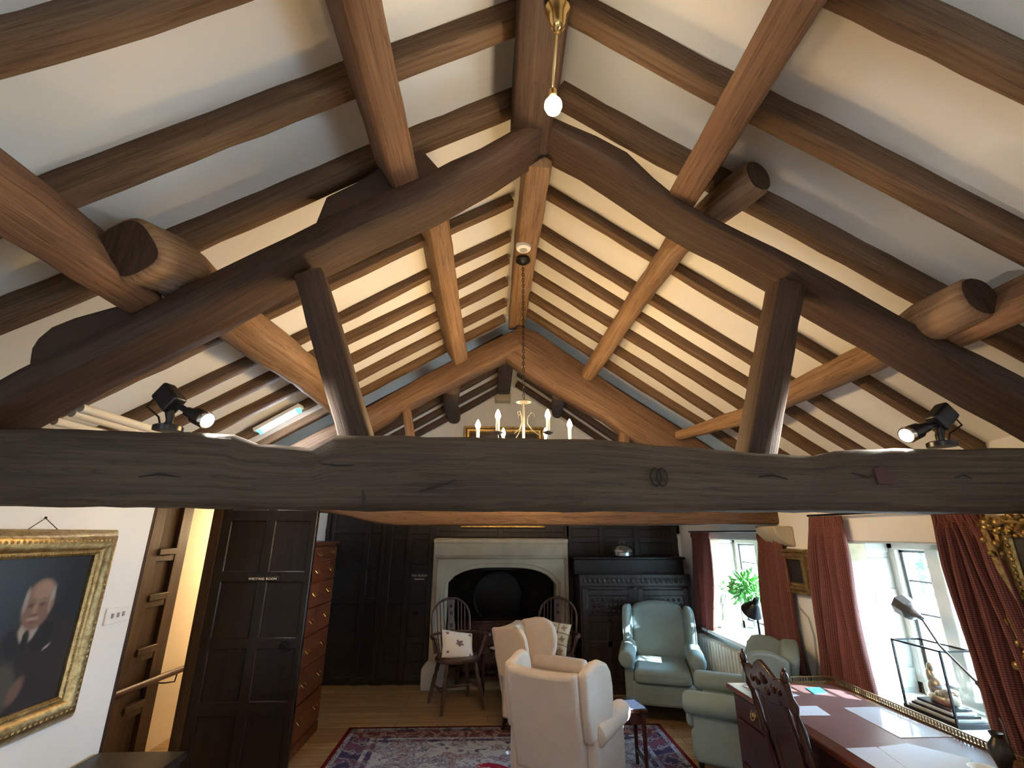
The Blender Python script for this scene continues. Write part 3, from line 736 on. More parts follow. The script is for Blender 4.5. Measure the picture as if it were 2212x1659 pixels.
PROF = [(0, .0), (0, .03), (.012, .04), (.03, .036), (.045, .05), (.075, .055), (.088, .035), (.10, .05), (.125, .052), (.135, .03), (.135, -.02)]
def scaled(prof, a, b): return [(o * a, fw * b) for o, fw in prof]
a, b = onY(995, 1140, YF - .05), onY(1178, 1140, YF - .05); tz = onY(1080, 922, YF - .05).z
wf, hf = b.x - a.x, tz - a.z
t = thing('gilt_picture', 'gilt-framed picture above the fireplace, mostly hidden behind the tie beams', 'picture', ((a.x + b.x) / 2, YF - .045, a.z + hf / 2))
m = MB(); frame_mesh(m, wf - .2, hf - .2, scaled(PROF, .74, .8)); finish(m, 'frame', 'gilt_dark', t)
finish(MB().bb(-wf / 2 + .1, wf / 2 - .1, -.012, .0, -hf / 2 + .1, hf / 2 - .1), 'canvas', 'picture_far', t)

# carved oak cabinet
cx0, cx1 = onY(1252, 1250, 5.9).x, onY(1488, 1250, 5.9).x
cw = cx1 - cx0; ch = onY(1350, 1243, 5.9).z; cu = onY(1300, 1203, 6.0).z
t = thing('carved_cabinet', 'black carved oak cabinet between the fireplace and the far window', 'cabinet', ((cx0 + cx1) / 2, 6.12, 0))
h = cw / 2
finish(MB().bb(-h, h, -.19, .19, .05, ch), 'body', 'carved', t, bevel=.006)
finish(MB().bb(-h - .04, h + .0, -.10, .19, ch, cu - .03), 'upper_stage', 'panel', t, bevel=.006)
finish(MB().bb(-h - .06, h + .02, -.13, .19, cu - .03, cu), 'top', 'panel', t, bevel=.008)
fr = finish(MB().bb(-h - .01, h + .01, -.235, -.185, ch - .12, ch + .012), 'frieze', 'carved', t, bevel=.008)
m = MB()
for i in range(22):
    x = -h + .05 + i * (cw - .1) / 21; m.ell((x, -.238, ch - .055), (.022, .008, .03), None, 8, 5); m.ell((x + .028, -.237, ch - .035), (.009, .006, .011), None, 6, 4)
finish(m, 'frieze_carving', 'carved', fr)
for sx in (-1, 1):
    xc = sx * h / 2; dw = h - .05
    dr = finish(MB().bb(xc - dw / 2, xc + dw / 2, -.21, -.19, .09, ch - .14), 'door', 'carved', t)
    m = MB()
    for a in (-dw / 2 + .03, dw / 2 - .03): m.bb(xc + a - .035, xc + a + .035, -.228, -.205, .09, ch - .14)
    for z in (.12, .50, .76, ch - .19): m.bb(xc - dw / 2, xc + dw / 2, -.226, -.205, z - .035, z + .035)
    m.bb(xc - .03, xc + .03, -.226, -.205, .12, .76)
    finish(m, 'door_frame', 'carved', dr, bevel=.008)
    m = MB()
    for i in range(7):
        x = xc - dw / 2 + .12 + i * (dw - .24) / 6
        for z, r in ((.84, .018), (.90, .024), (.955, .016)):
            if z < ch - .2: m.ell((x + (.02 if z == .9 else 0), -.215, z), (r, .010, r), None, 8, 5)
    finish(m, 'carving', 'carved', dr)
    finish(MB().turned((xc - sx * (dw / 2 - .04), -.225, .62), (xc - sx * (dw / 2 - .04), -.26, .62), [(0, .008), (.5, .014), (1, .010)], 10), 'knob', 'black_iron', dr)
finish(MB().bb(-h + .02, -0.002, -.215, -.185, .0, .09).bb(0.002, h - .02, -.215, -.185, 0, .09), 'plinth', 'carved', t)
finish(MB().bb(-.03, .03, -.222, -.19, .05, ch - .12), 'centre_stile', 'carved', t, bevel=.01)
c = onY(1346, 1204, 6.03)
t = thing('dish_cover', 'domed pewter dish cover with ring handle on top of the dark cabinet', 'dish cover', (c.x, 6.06, cu + .002))
finish(MB().lathe([(.0, .0), (.10, .0), (.125, .012), (.128, .05), (.135, .055), (.13, .085), (.105, .12), (.06, .142), (.0, .15)], 28), 'dome', 'pewter', t)
finish(MB().tube([(.028 * math.cos(a), 0, .165 + .024 * math.sin(a)) for a in rng(-.6, PI + .6, 12)], .005, 6), 'ring_handle', 'pewter', t)

# ------------------------------------------------------------------ tall chest of drawers, open door, portrait, coffer on the left
y0, y1 = 4.30, 5.02; xF = -1.53; tz = 1.62
t = thing('chest_of_drawers', 'tall red walnut chest of drawers behind the open dark door', 'chest of drawers', ((XL + xF) / 2, (y0 + y1) / 2, 0))
hx, hy = (xF - XL) / 2 - .01, (y1 - y0) / 2
finish(MB().bb(-hx, hx, -hy, hy, .06, tz - .03), 'carcass', 'chest', t, bevel=.004)
finish(MB().bb(-hx, hx + .02, -hy - .015, hy + .015, tz - .03, tz), 'top', 'chest', t, bevel=.006)
finish(MB().bb(-hx, hx + .01, -hy, hy, 0, .08), 'plinth', 'chest', t, bevel=.006)
zz = [.10, .37, .62, .86, 1.08, 1.28, 1.45, 1.575]
for a, b in zip(zz, zz[1:]):
    dr = finish(MB().bb(hx, hx + .016, -hy + .025, hy - .025, a + .006, b - .006), 'drawer', 'chest', t, bevel=.005)
    zc = (a + b) / 2
    for sy in (-.18, .18):
        finish(MB().tube([(hx + .016, sy - .04, zc + .015), (hx + .034, sy - .035, zc - .005), (hx + .038, sy, zc - .012), (hx + .034, sy + .035, zc - .005), (hx + .016, sy + .04, zc + .015)], .004, 6), 'handle', 'brass', dr)
# open door
HX, HY = XL + .0, 3.90
xe = onY(687, 1128, HY).x
d = thing('door_1', None, None, (HX, HY, 0), kind=S); w = xe - HX
finish(MB().bb(.0, w, -.012, .012, .02, 1.88), 'door_leaf', 'door_oak', d)
zf = lambda py: onY(580, py, HY).z
m = MB()
for a, b in ((0, .115), (.465, .575), (.93, 1.0)): m.bb(a * w, b * w, -.024, .024, .02, 1.88)
for a, b in ((1.87, zf(1127)), (zf(1233), zf(1258)), (zf(1376), zf(1402)), (zf(1512), zf(1545)), (.16, .02)): m.bb(0, w, -.0236, .0236, b, a)
finish(m, 'rails', 'door_oak', d, bevel=.009, bseg=2)
p = onY(568, 1250.5, HY - .03) - V(d.location)
sg = finish(MB().box(p, (.235, .008, .034)), 'sign', 'sign_black', d, bevel=.002)
lettering('WRITING ROOM', .0235, 'sign_white', sg, 'sign_lettering', Matrix.Translation(p + V((-.0, -.005, 0))) @ RX)
p = onY(614, 1394, HY - .03) - V(d.location)
pl = finish(MB().turned(p + V((0, .006, 0)), p + V((0, -.006, 0)), [(0, .035), (1, .03)]), 'handle_plate', 'black_iron', d)
finish(MB().tube([p + V((.03 * math.cos(a), -.018 - .006 * math.sin(a), -.012 + .03 * math.sin(a))) for a in rng(0, 2 * PI, 18)], .0045, 6), 'ring_handle', 'black_iron', pl)
# low dark coffer at the bottom left
q = onY(400, 1621, 3.08)
t = thing('oak_coffer', 'dark low coffer top at the bottom left below the stair doorway', 'chest', ((XL + q.x) / 2 + .01, 2.78, 0))
hx = (q.x - XL) / 2 - .012; cz = q.z
finish(MB().bb(-hx, hx, -.30, .28, .06, cz - .035), 'body', 'panel', t, bevel=.006)
finish(MB().bb(-hx, hx + .02, -.32, .30, cz - .035, cz), 'lid', 'panel', t, bevel=.010)
for sx in (-1, 1):
    for sy in (-.26, .24): finish(MB().bb(sx * (hx - .04) - .03, sx * (hx - .04) + .03, sy - .03, sy + .03, 0, .06), 'foot', 'panel', t)
# portrait
pt, pb = onX(265, 1145, XL + .02), onX(154, 1556, XL + .06)
py1 = (pt.y + pb.y) / 2; pz1, pz0 = pt.z, pb.z
py0 = py1 - .86; w, h = py1 - py0, pz1 - pz0
t = thing('portrait_painting', 'large gilt-framed portrait of a seated older man in a dark suit on the left wall', 'painting', (XL + .012, (py0 + py1) / 2, (pz0 + pz1) / 2), PI / 2)
iw, ih = w - .25, h - .25
PP = [(0, .0), (0, .022), (.010, .03), (.024, .028), (.036, .045), (.06, .058), (.085, .054), (.098, .042), (.112, .03), (.125, .012), (.125, -.008)]
m = MB(); frame_mesh(m, iw, ih, PP); fr = finish(m, 'frame', 'gilt', t)
m = MB(); beading(m, iw, ih, .070, .054, .008, .026, 1.2); finish(m, 'beading', 'gilt', fr)
m = MB(); beading(m, iw, ih, .014, .030, .005, .014, 1.2); finish(m, 'inner_beading', 'gilt', fr)
def soft(x, z, cx, cz, rx, rz, edge=.25, ang=0.0):
    c, s = math.cos(ang), math.sin(ang); dx, dz = x - cx, z - cz
    dx, dz = dx * c + dz * s, -dx * s + dz * c
    d = math.sqrt((dx / rx) ** 2 + (dz / rz) ** 2); return max(0.0, min(1.0, (1 + edge / 2 - d) / edge))
def lay(base, col, k): return tuple(b + (c - b) * k for b, c in zip(base, col))
def portrait_colour(u, v):
    x, z = u - .075, v - .045
    n = noise.noise(V((x * 6, z * 6, 0))) * .5 + .5
    c = lay((.012, .014, .018), (.050, .075, .105), max(0, 1 - x * 1.3) * (.4 + .6 * z) * (.7 + .3 * n))
    c = lay(c, (.024, .020, .020), soft(x, z, .60, .10, .46, .46, .2))           # suit
    c = lay(c, (.022, .019, .019), soft(x, z, .66, .38, .30, .13, .3))           # shoulders
    c = lay(c, (.030, .026, .028), soft(x, z, .42, .30, .04, .18, .6, .3))
    c = lay(c, (.060, .060, .050), soft(x, z, .39, .11, .13, .17, .25))            # pale chair arm
    c = lay(c, (.13, .075, .06), soft(x, z, .535, .10, .045, .085, .5, -.4))         # hand
    c = lay(c, (.30, .27, .24), soft(x, z, .505, .47, .075, .075, .3))           # collar
    c = lay(c, (.012, .012, .014), soft(x, z, .50, .415, .028, .065, .3))        # tie
    c = lay(c, (.015, .013, .014), soft(x, z, .64, .41, .075, .10, .2, -.5))     # lapels
    c = lay(c, (.015, .013, .014), soft(x, z, .40, .40, .055, .10, .25, .4))
    c = lay(c, (.34, .32, .30), soft(x, z, .70, .335, .032, .008, .5, .5))       # pocket square
    c = lay(c, (.165, .10, .078), soft(x, z, .53, .635, .125, .165, .16))        # head
    c = lay(c, (.25, .17, .13), soft(x, z, .55, .72, .085, .07, .6))
    c = lay(c, (.26, .235, .215), soft(x, z, .635, .66, .020, .085, .6))           # hair at the temple
    c = lay(c, (.26, .235, .215), soft(x, z, .425, .67, .016, .08, .6))
    for ex in (.475, .565): c = lay(c, (.075, .045, .036), soft(x, z, ex, .632, .026, .013, .7)); c = lay(c, (.15, .11, .09), soft(x, z, ex, .665, .035, .009, .6))
    c = lay(c, (.25, .155, .115), soft(x, z, .515, .60, .020, .045, .6)); c = lay(c, (.12, .07, .055), soft(x, z, .515, .565, .03, .01, .6))
    c = lay(c, (.25, .20, .17), soft(x, z, .515, .543, .05, .012, .6))           # moustache
    c = lay(c, (.17, .07, .06), soft(x, z, .515, .522, .04, .009, .6)); c = lay(c, (.2, .12, .09), soft(x, z, .645, .62, .016, .035, .5))
    return c
m = MB(); nu, nv = 90, 96
m.grid(lambda u, v: ((u - .5) * (iw + .01), -.010, (v - .5) * (ih + .01)), nu, nv)
m.col = [portrait_colour(i / nu, j / nv) for j in range(nv + 1) for i in range(nu + 1)]
finish(m, 'canvas', 'paint', t)
wy = onX(95, 1122, XL + .01)
lx = wy.y - t.location.y
finish(MB().tube([(lx - .09, -.01, h / 2 - .01), (lx, -.004, h / 2 + .05), (lx + .09, -.01, h / 2 - .01)], .002, 5).ell((lx, -.004, h / 2 + .052), (.006, .006, .006), None, 8, 5), 'hanging_wire', 'black_iron', t)
# light switch
p = onX(250, 1328, XL)
t = thing('light_switch', 'small white light switch plate on the wall between portrait and doorway', 'light switch', (XL, p.y, p.z), PI / 2)
finish(MB().bb(-.085, .085, -.010, 0, -.043, .043), 'plate', 'white_plastic', t, bevel=.003)
for k in (-.04, 0, .04): finish(MB().box((k, -.013, .0), (.012, .010, .024)), 'rocker', 'cord_grey', t, bevel=.001)

# ------------------------------------------------------------------ lamps and fittings in the roof
def spotlight(base, body, armpt, head0, head1, label, wire_side):
    b0 = V(base); t = thing('spotlight', label, 'spotlight', b0)
    l = lambda p: V(p) - b0
    bd, a, h0, h1 = l(body), l(armpt), l(head0), l(head1)
    finish(MB().lathe([(0, 0), (.055, 0), (.055, .018), (.045, .024), (0, .024)], 20), 'base', 'black_plastic', t)
    finish(MB().tube([(0, 0, .02), (0, 0, .05), bd * .6 + V((0, 0, .02)), bd], [.016, .016, .018, .02], 10), 'stem', 'black_plastic', t)
    q = (h1 - h0).normalized(); rot = q.to_track_quat('X', 'Z').to_matrix()
    finish(MB().box(bd + V((0, 0, .015)), (.115, .06, .085), rot @ Matrix.Rotation(.35, 3, 'Y')), 'gear_box', 'black_plastic', t, bevel=.012, bseg=3)
    finish(MB().tube([bd + V((0, 0, -.01)), a, h0], [.017, .013, .013], 10), 'arm', 'black_plastic', t)
    hd = finish(MB().turned(h0 - q * .02, h1, [(0, .0), (.02, .022), (.4, .026), (.45, .034), (.98, .036), (1, .033)], 18), 'lamp_head', 'black_plastic', t)
    finish(MB().turned(h1 + q * .002, h1 + q * .009, [(0, .032), (1, .028)], 18), 'lens', 'spot_face', hd)
    finish(MB().turned(h1 - q * .012, h1 + q * .006, [(0, .0365), (.5, .0375), (1, .0345)], 18), 'rim', 'chrome', hd)
    s = wire_side
    finish(MB().tube([bd + V((s * .05, .0, .03)), bd + V((s * .085, .0, -.02)), V((s * .05, 0, .06)), V((s * .03, 0, .01))], .004, 6), 'cable', 'black_plastic', t)
    return h1 + b0, q
YS = 1.96
zb = onY(365, 931, YS).z
spL = spotlight(onY(362, 931, YS), onY(364, 868, YS), onY(392, 880, YS), onY(412, 893, YS - .01), onY(446, 908, YS - .03), 'black spotlight on the left end of the foreground tie beam, aimed right', -1)
spR = spotlight(onY(2036, 965, YS), onY(2036, 908, YS), onY(2010, 920, YS), onY(1995, 925, YS - .01), onY(1959, 940, YS - .02), 'black spotlight on the right end of the foreground tie beam, aimed left', 1)
def light(name, kind, loc, energy, col, size=.03, rot=None, **kw):
    ld = bpy.data.lights.new(name, kind); ld.energy = energy; ld.color = col
    if kind in ('POINT', 'SPOT'): ld.shadow_soft_size = size
    for k, v in kw.items(): setattr(ld, k, v)
    o = bpy.data.objects.new(name, ld); C.objects.link(o); o.location = loc
    if rot is not None: o.rotation_euler = rot
    return o
for nm, (p, q), e in (('spot_left', spL, 48), ('spot_right', spR, 48)):
    light(nm, 'SPOT', p + q * .02, e, (1, .92, .80), .03, (-q).to_track_quat('Z', 'Y').to_euler(), spot_size=1.7, spot_blend=.6)
# fluorescent batten on the left slope
def on_slope_left(px, py, off):
    d_ = ray(px, py); t0 = .5
    for i in range(4000):
        t_ = .5 + i * .002; p_ = EYE + d_ * t_
        if p_.z > zl(p_.x, p_.y) - off: return p_
a, b = on_slope_left(560, 932, .03), on_slope_left(648, 884, .03)
mid = (a + b) / 2
t = thing('fluorescent_light', 'glowing white fluorescent batten across the rafters on the lower left slope', 'light fitting', mid)
dv = (b - a).normalized(); hl = (b - a).length / 2
finish(MB().beam([-dv * (hl + .02) + V((-.515, 0, .857)) * .02, dv * (hl + .02) + V((-.515, 0, .857)) * .02], .09, .03, (-.515, 0, .857), nz=0, wob=0, n=12), 'housing', 'white_metal', t)
finish(MB().tube([-dv * hl * .84, dv * hl * .84], .026, 12), 'tube_lamp', 'tube', t)
for s in (-1, 1): finish(MB().tube([dv * s * hl * .84, dv * s * hl], .03, 12), 'end_cap', 'teal', t)
# smoke detector and chandelier hook on the ridge
a = onZ(1131, 541, 3.595)
t = thing('smoke_detector', 'round white smoke detector under the ridge beam', 'smoke detector', (a.x, a.y, 3.645))
finish(MB().lathe([(0, .0), (.052, .0), (.055, -.02), (.05, -.04), (.038, -.048), (0, -.048)], 24), 'housing', 'white_plastic', t)
finish(MB().lathe([(0.012, -.047), (.026, -.047), (.026, -.052), (.012, -.052)], 20), 'sensor_ring', 'cord_grey', t)
top = onZ(1131, 566, 3.60)
CHY = top.y
dz_ = onY(1131, 868, CHY); bz = onY(1131, 925, CHY).z
cc = V((dz_.x, CHY, 0))
def chandelier():
    t = thing('chandelier', 'silver chandelier with candle bulbs hanging on a chain beyond the tie beam', 'chandelier', (cc.x, cc.y, bz - .30))
    L_ = V(t.location); z_ = lambda a: a - L_.z
    finish(MB().lathe([(0, 0), (.05, 0), (.055, -.012), (.035, -.03), (.012, -.04), (0, -.042)], 20, (0, 0, z_(top.z + .02))), 'ceiling_rose', 'black_iron', t)
    m = MB(); zc, i = z_(top.z - .06), 0
    while zc > z_(dz_.z) + .03:
        r_ = Matrix.Rotation(PI / 2 * (i % 2), 3, 'Z')
        m.tube([V((0, 0, zc)) + r_ @ V((.007 * math.cos(a), 0, .014 * math.sin(a))) for a in rng(0, 2 * PI, 11)], .0025, 5); zc -= .023; i += 1
    finish(m, 'chain', 'black_iron', t)
    finish(MB().lathe([(0, .03), (.008, .028), (.012, .01), (.045, .004), (.05, -.004), (.02, -.012), (0, -.012)], 24, (0, 0, z_(dz_.z))), 'disc', 'silver', t)
    finish(MB().tube([(0, 0, z_(dz_.z)), (0, 0, .03)], .009, 10).ell((0, 0, .05), (.03, .03, .035)).ell((0, 0, .0), (.018, .018, .03)), 'column', 'silver', t)
    for k in range(6):
        a = math.radians(-5 + 60 * k); ca, sa = math.cos(a), math.sin(a); R = .30
        P = lambda r, z: (r * ca, r * sa, z)
        zt2 = z_(bz) - .085
        finish(MB().tube([P(.01, .05), P(.06, .01), P(.14, .0), P(.22, .03), P(.28, zt2 - .06), P(R, zt2 - .01)], .0045, 7), 'arm', 'silver', t)
        if k % 2 == 0: finish(MB().tube([P(.115, z_(bz) - .055), P(.06, z_(bz) - .02), P(.026, z_(bz) + .03), P(.026, z_(bz) + .075), P(.05, z_(bz) + .105), P(.072, z_(bz) + .095), P(.070, z_(bz) + .078)], .0035, 6), 'scroll', 'silver', t)
        cup = finish(MB().lathe([(0, -.012), (.012, -.012), (.032, .0), (.034, .006), (0, .004)], 14, P(R, zt2)), 'drip_cup', 'silver', t)
        finish(MB().lathe([(0, 0), (.011, 0), (.011, .075), (0, .075)], 12, P(R, zt2 + .004)), 'candle_tube', 'ceramic', cup)
        finish(MB().lathe([(0.004, 0), (.010, .006), (.0165, .022), (.013, .04), (.005, .058), (0.001, .064)], 12, P(R, zt2 + .08)), 'bulb', 'bulb', cup)
    return t
chandelier()
# bright pendant under the near ridge
a = onY(1204, 34, 1.27); b = onY(1195, 225, 1.45)
t = thing('pendant_lamp', 'brass lamp under the near ridge beam with one dazzling bulb', 'lamp', (a.x, a.y, 3.655))
L_ = V(t.location); bl = b - L_
finish(MB().lathe([(0, 0), (.045, 0), (.05, -.02), (.035, -.05), (.03, -.10), (.018, -.125), (0, -.135)], 20), 'ceiling_cup', 'brass', t)
finish(MB().tube([(0, 0, -.10), (bl.x * .3, bl.y * .35, -.13), (bl.x * .8, bl.y * .8, bl.z + .12), (bl.x, bl.y, bl.z + .06)], .006, 8), 'arm', 'brass', t)
finish(MB().lathe([(0, .075), (.016, .072), (.018, .04), (.014, .036), (0, .036)], 14, bl), 'bulb_holder', 'brass', t)
finish(MB().lathe([(.012, .038), (.018, .03), (.034, .005), (.036, -.012), (.028, -.034), (.012, -.045), (0.001, -.047)], 20, bl), 'bulb', 'bulb_near', t)
# ------------------------------------------------------------------ wing armchairs
def armchair(label, loc, facing_deg, fabric, leg_mat='dark_wood_leg', group=None, sc=1.0):
    lobed = fabric == 'cream_fabric'
    t = thing('wing_armchair', label, 'armchair', loc, math.radians(facing_deg + 90), group)
    t.scale = (sc, sc, sc)
    sb = finish(MB().bb(-.30, .30, -.36, .32, .15, .35), 'seat_base', fabric, t, bevel=.03, bseg=3)
    m = MB(); m.bb(-.262, .262, -.40, .20, .335, .465)
    finish(m, 'seat_cushion', fabric, t, bevel=.045, bseg=4)
    # back: arched outline, reclined
    out = [(-.275, .26), (.275, .26), (.285, .60), (.285, .86)] + [(.285 * math.cos(a), .88 + .10 * math.sin(a)) for a in rng(.25, PI - .25, 9)] + [(-.285, .86), (-.285, .60)]
    if lobed: out = [(-.275, .26), (.275, .26), (.285, .60), (.285, .955), (.15, .935), (0, .93), (-.15, .935), (-.285, .955), (-.285, .60)]
    m = MB(); m.prism([(x, .20 + (z - .26) * .21, z) for x, z in out], (0, .13, 0))
    finish(m, 'backrest', fabric, t, bevel=.035, bseg=4)
    wing_o = [(.33, .50), (.02, .50), (-.035, .58), (-.06, .70), (-.055, .80), (-.02, .885), (.05, .94), (.15, .965), (.28, .955), (.40, .90), (.385, .70)]
    if lobed: wing_o = [(.33, .50), (.06, .50), (.005, .58), (-.025, .70), (-.03, .80), (-.005, .90), (.05, .965), (.13, .995), (.22, .995), (.30, .975), (.40, .955), (.385, .70)]
    else: wing_o = [(.33, .50), (.12, .50), (.075, .58), (.055, .70), (.06, .80), (.085, .885), (.13, .94), (.20, .955), (.28, .95), (.40, .90), (.385, .70)]
    for s in (-1, 1):
        m = MB(); pts = []
        for y, z in wing_o: pts.append((s * (.270 + max(0, .25 - y) * .16), y, z))
        m.prism(pts, (s * .075, 0, 0))
        wg = finish(m, 'wing', fabric, t, bevel=.03, bseg=4)
        finish(MB().tube([(s * (.338 + max(0, .25 - y) * .16), y, z) for y, z in [(.17 + (a - .17) * .955, .74 + (b - .74) * .955) for a, b in wing_o[1:9]]], .005, 6), 'piping', 'piping' if fabric == 'cream_fabric' else fabric, wg)
        m = MB(); m.bb(s * .265, s * .355, -.33, .28, .15, .53)
        a_ = finish(m, 'arm', fabric, t, bevel=.025, bseg=3)
        R_ = Matrix.Rotation(PI / 2, 3, 'X')
        prof = [(.0, -.245), (.05, -.245), (.075, -.23), (.084, -.20), (.084, .1), (.082, .34), (.075, .375), (.055, .392), (.0, .394)]
        finish(MB().lathe(prof, 20, (s * .325, -.0, .535), R_), 'arm_roll', fabric, a_)
    for sx in (-1, 1):
        for y, dy in ((-.31, 0), (.28, .05)):
            finish(MB().turned((sx * .26, y + dy, .0), (sx * .26, y, .155), [(0, .017), (.5, .020), (1, .027)], 10), 'leg', leg_mat, t)
    return t
armchair('cream wing armchair nearest the camera, its plain back turned to us', (.555, 3.80, 0), 57, 'cream_fabric', sc=.89)
armchair('cream wing armchair standing just behind the nearest cream one, facing right', (.50, 4.98, 0), -32, 'cream_fabric', sc=.88)
armchair('blue-grey wing armchair facing us beside the carved cabinet', (1.77, 5.33, 0), -108, 'blue_fabric', sc=1.0)
armchair('blue-grey wing armchair tucked behind the writing desk under the far window, side on', (1.94, 4.06, 0), 150, 'blue_fabric', sc=.95)

# ------------------------------------------------------------------ windsor chairs
def windsor(label, loc, facing_deg):
    t = thing('windsor_chair', label, 'chair', loc, math.radians(facing_deg + 90), 'windsor chairs by the hearth')
    m = MB(); ring = []
    seat_o = []
    for i in range(20):
        a = 2 * PI * i / 20; x, y = .235 * math.cos(a), .215 * math.sin(a)
        if y < 0: x *= 1.0 + .12 * min(1, -y / .215); y *= 1.02
        seat_o.append((x, y))
    m.prism([(x, y, .425) for x, y in seat_o], (0, 0, .038)); finish(m, 'seat', 'windsor', t, bevel=.012, bseg=3)
    feet = {}
    for sx in (-1, 1):
        for sy in (-1, 1):
            top, ft = V((sx * .15, sy * .13, .43)), V((sx * .225, sy * .215, 0)); feet[sx, sy] = (top, ft)
            finish(MB().turned(ft, top, [(0, .012), (.12, .016), (.2, .020), (.24, .013), (.3, .021), (.6, .024), (.68, .015), (.75, .022), (1, .015)], 10), 'leg', 'windsor', t)
    mid = lambda k, q=.42: feet[k][1].lerp(feet[k][0], q)
    for sx in (-1, 1): finish(MB().turned(mid((sx, -1)), mid((sx, 1)), [(0, .008), (.5, .016), (1, .008)], 8), 'stretcher', 'windsor', t)
    finish(MB().turned(mid((-1, -1)).lerp(mid((-1, 1)), .5), mid((1, -1)).lerp(mid((1, 1)), .5), [(0, .008), (.5, .015), (1, .008)], 8), 'stretcher', 'windsor', t)
    def back_pt(x, z): return V((x, .17 + (z - .46) * .19, z))
    hoop = [back_pt(-.185, .46), back_pt(-.215, .62), back_pt(-.22, .76)] + [back_pt(.22 * math.cos(a), .79 + .20 * math.sin(a)) for a in rng(PI, 0, 15)] + [back_pt(.22, .76), back_pt(.215, .62), back_pt(.185, .46)]
    finish(MB().tube(hoop, .0135, 9), 'back_hoop', 'windsor', t)
    for x in (-.165, -.125, -.085, .085, .125, .165):
        zt = .79 + .20 * math.sqrt(max(0, 1 - (x / .22) ** 2))
        finish(MB().tube([back_pt(x * .85, .46), back_pt(x * .95, .62), back_pt(x, zt)], .0065, 7), 'spindle', 'windsor', t)
    sp = [(-.028, .46), (.028, .46), (.03, .56), (.045, .64), (.046, .72), (.034, .78), (.036, .88), (.046, .975), (-.046, .975), (-.036, .88), (-.034, .78), (-.046, .72), (-.045, .64), (-.03, .56)]
    sp_o = finish(MB().prism([back_pt(x, z) + V((0, -.006, 0)) for x, z in sp], (0, .012, 0)), 'splat', 'windsor', t, bevel=.002)
    m = MB()
    for z in (.60, .66, .72, .84, .91): m.ell(back_pt(0, z) + V((0, -.008, 0)), (.018, .004, .022), None, 8, 5)
    finish(m, 'fretwork', 'soot', sp_o)
    bow = [V((-.30, -.17, .665)), V((-.30, -.05, .66))] + [V((.285 * math.cos(a), .02 + .185 * math.sin(a), .655)) for a in rng(PI, 0, 13)] + [V((.30, -.05, .66)), V((.30, -.17, .665))]
    finish(MB().tube(bow, [.016] * 2 + [.013] * 13 + [.016] * 2, 9), 'arm_bow', 'windsor', t)
    for sx in (-1, 1): finish(MB().turned((sx * .21, -.09, .455), (sx * .29, -.10, .66), [(0, .010), (.3, .016), (.6, .012), (.8, .016), (1, .010)], 9), 'arm_post', 'windsor', t)
    return t
wl = windsor('hoop-back wooden armchair on the left of the fireplace, holding a white floral cushion', (-.33, 5.60, 0), -66)
wr = dup(wl, (.70, 5.64, 0), math.radians(-112 + 90), 'hoop-back wooden armchair on the right of the fireplace, half hidden behind a cream armchair')
def pillow(name, label, w, h, th, loc, rot, colf):
    m = MB(); n = 18; cols = []
    def side(s):
        def fn(u, v):
            a, b = 2 * u - 1, 2 * v - 1
            k = max(0, (1 - a ** 4) * (1 - b ** 4)) ** .5
            pin = 1 - .07 * (1 - abs(a)) * 1 * abs(b) ** 2 - .0
            pin2 = 1 - .07 * (1 - abs(b)) * abs(a) ** 2
            return (a * w / 2 * pin2, s * th / 2 * k, b * h / 2 * pin)
        return fn
    for s in (-1, 1):
        m.grid(side(s), n * 2, n * 2)
        cols += [colf(i / (2 * n), j / (2 * n)) for j in range(2 * n + 1) for i in range(2 * n + 1)]
    m.col = cols
    o = finish(m, name, 'cushion', label=label, cat='cushion', recenter=False, smooth=180)
    o.location = loc; o.rotation_euler = rot; o['group'] = 'cushions on the windsor chairs'
    return o
def floral(u, v):
    c = (.80, .77, .74)
    for cx, cz, r in ((.5, .5, .13), (.13, .84, .055), (.87, .86, .055), (.14, .16, .055), (.86, .14, .055)):
        d = math.hypot(u - cx, v - cz); a = math.atan2(v - cz, u - cx)
        if d < r * (.55 + .45 * abs(math.sin(2.5 * a + cx * 5))): c = (.10, .075, .08) if (int(a * 3 + 9) % 3) else (.30, .22, .22)
    return c
def tapestry(u, v):
    c = (.58, .50, .36)
    for k in (.33, .66):
        if abs(u - k) < .018 or abs(v - k) < .018: c = (.16, .11, .08)
    lu, lv = (u * 3) % 1 - .5, (v * 3) % 1 - .5
    d = math.hypot(lu, lv); a = math.atan2(lv, lu)
    if d < .32 * (.6 + .4 * math.sin(4 * a)): c = (.22, .20, .14) if int(u * 3) + int(v * 3) & 1 else (.33, .20, .14)
    return c
def on_chair(ch, x, y, z):
    return ch.matrix_basis @ V((x, y, z))
for ch in (wl, wr): bpy.context.view_layer.update()
pillow('cushion', 'white cushion with a dark floral sprig, leaning on the left hoop-back chair', .37, .28, .10, on_chair(wl, 0, .0, .560), (-.55, .20, wl.rotation_euler.z + .05), floral)
pillow('cushion', 'beige tapestry cushion with dark squares on the right hoop-back chair', .38, .34, .11, on_chair(wr, -.02, .02, .615), (-.40, .14, wr.rotation_euler.z), tapestry)
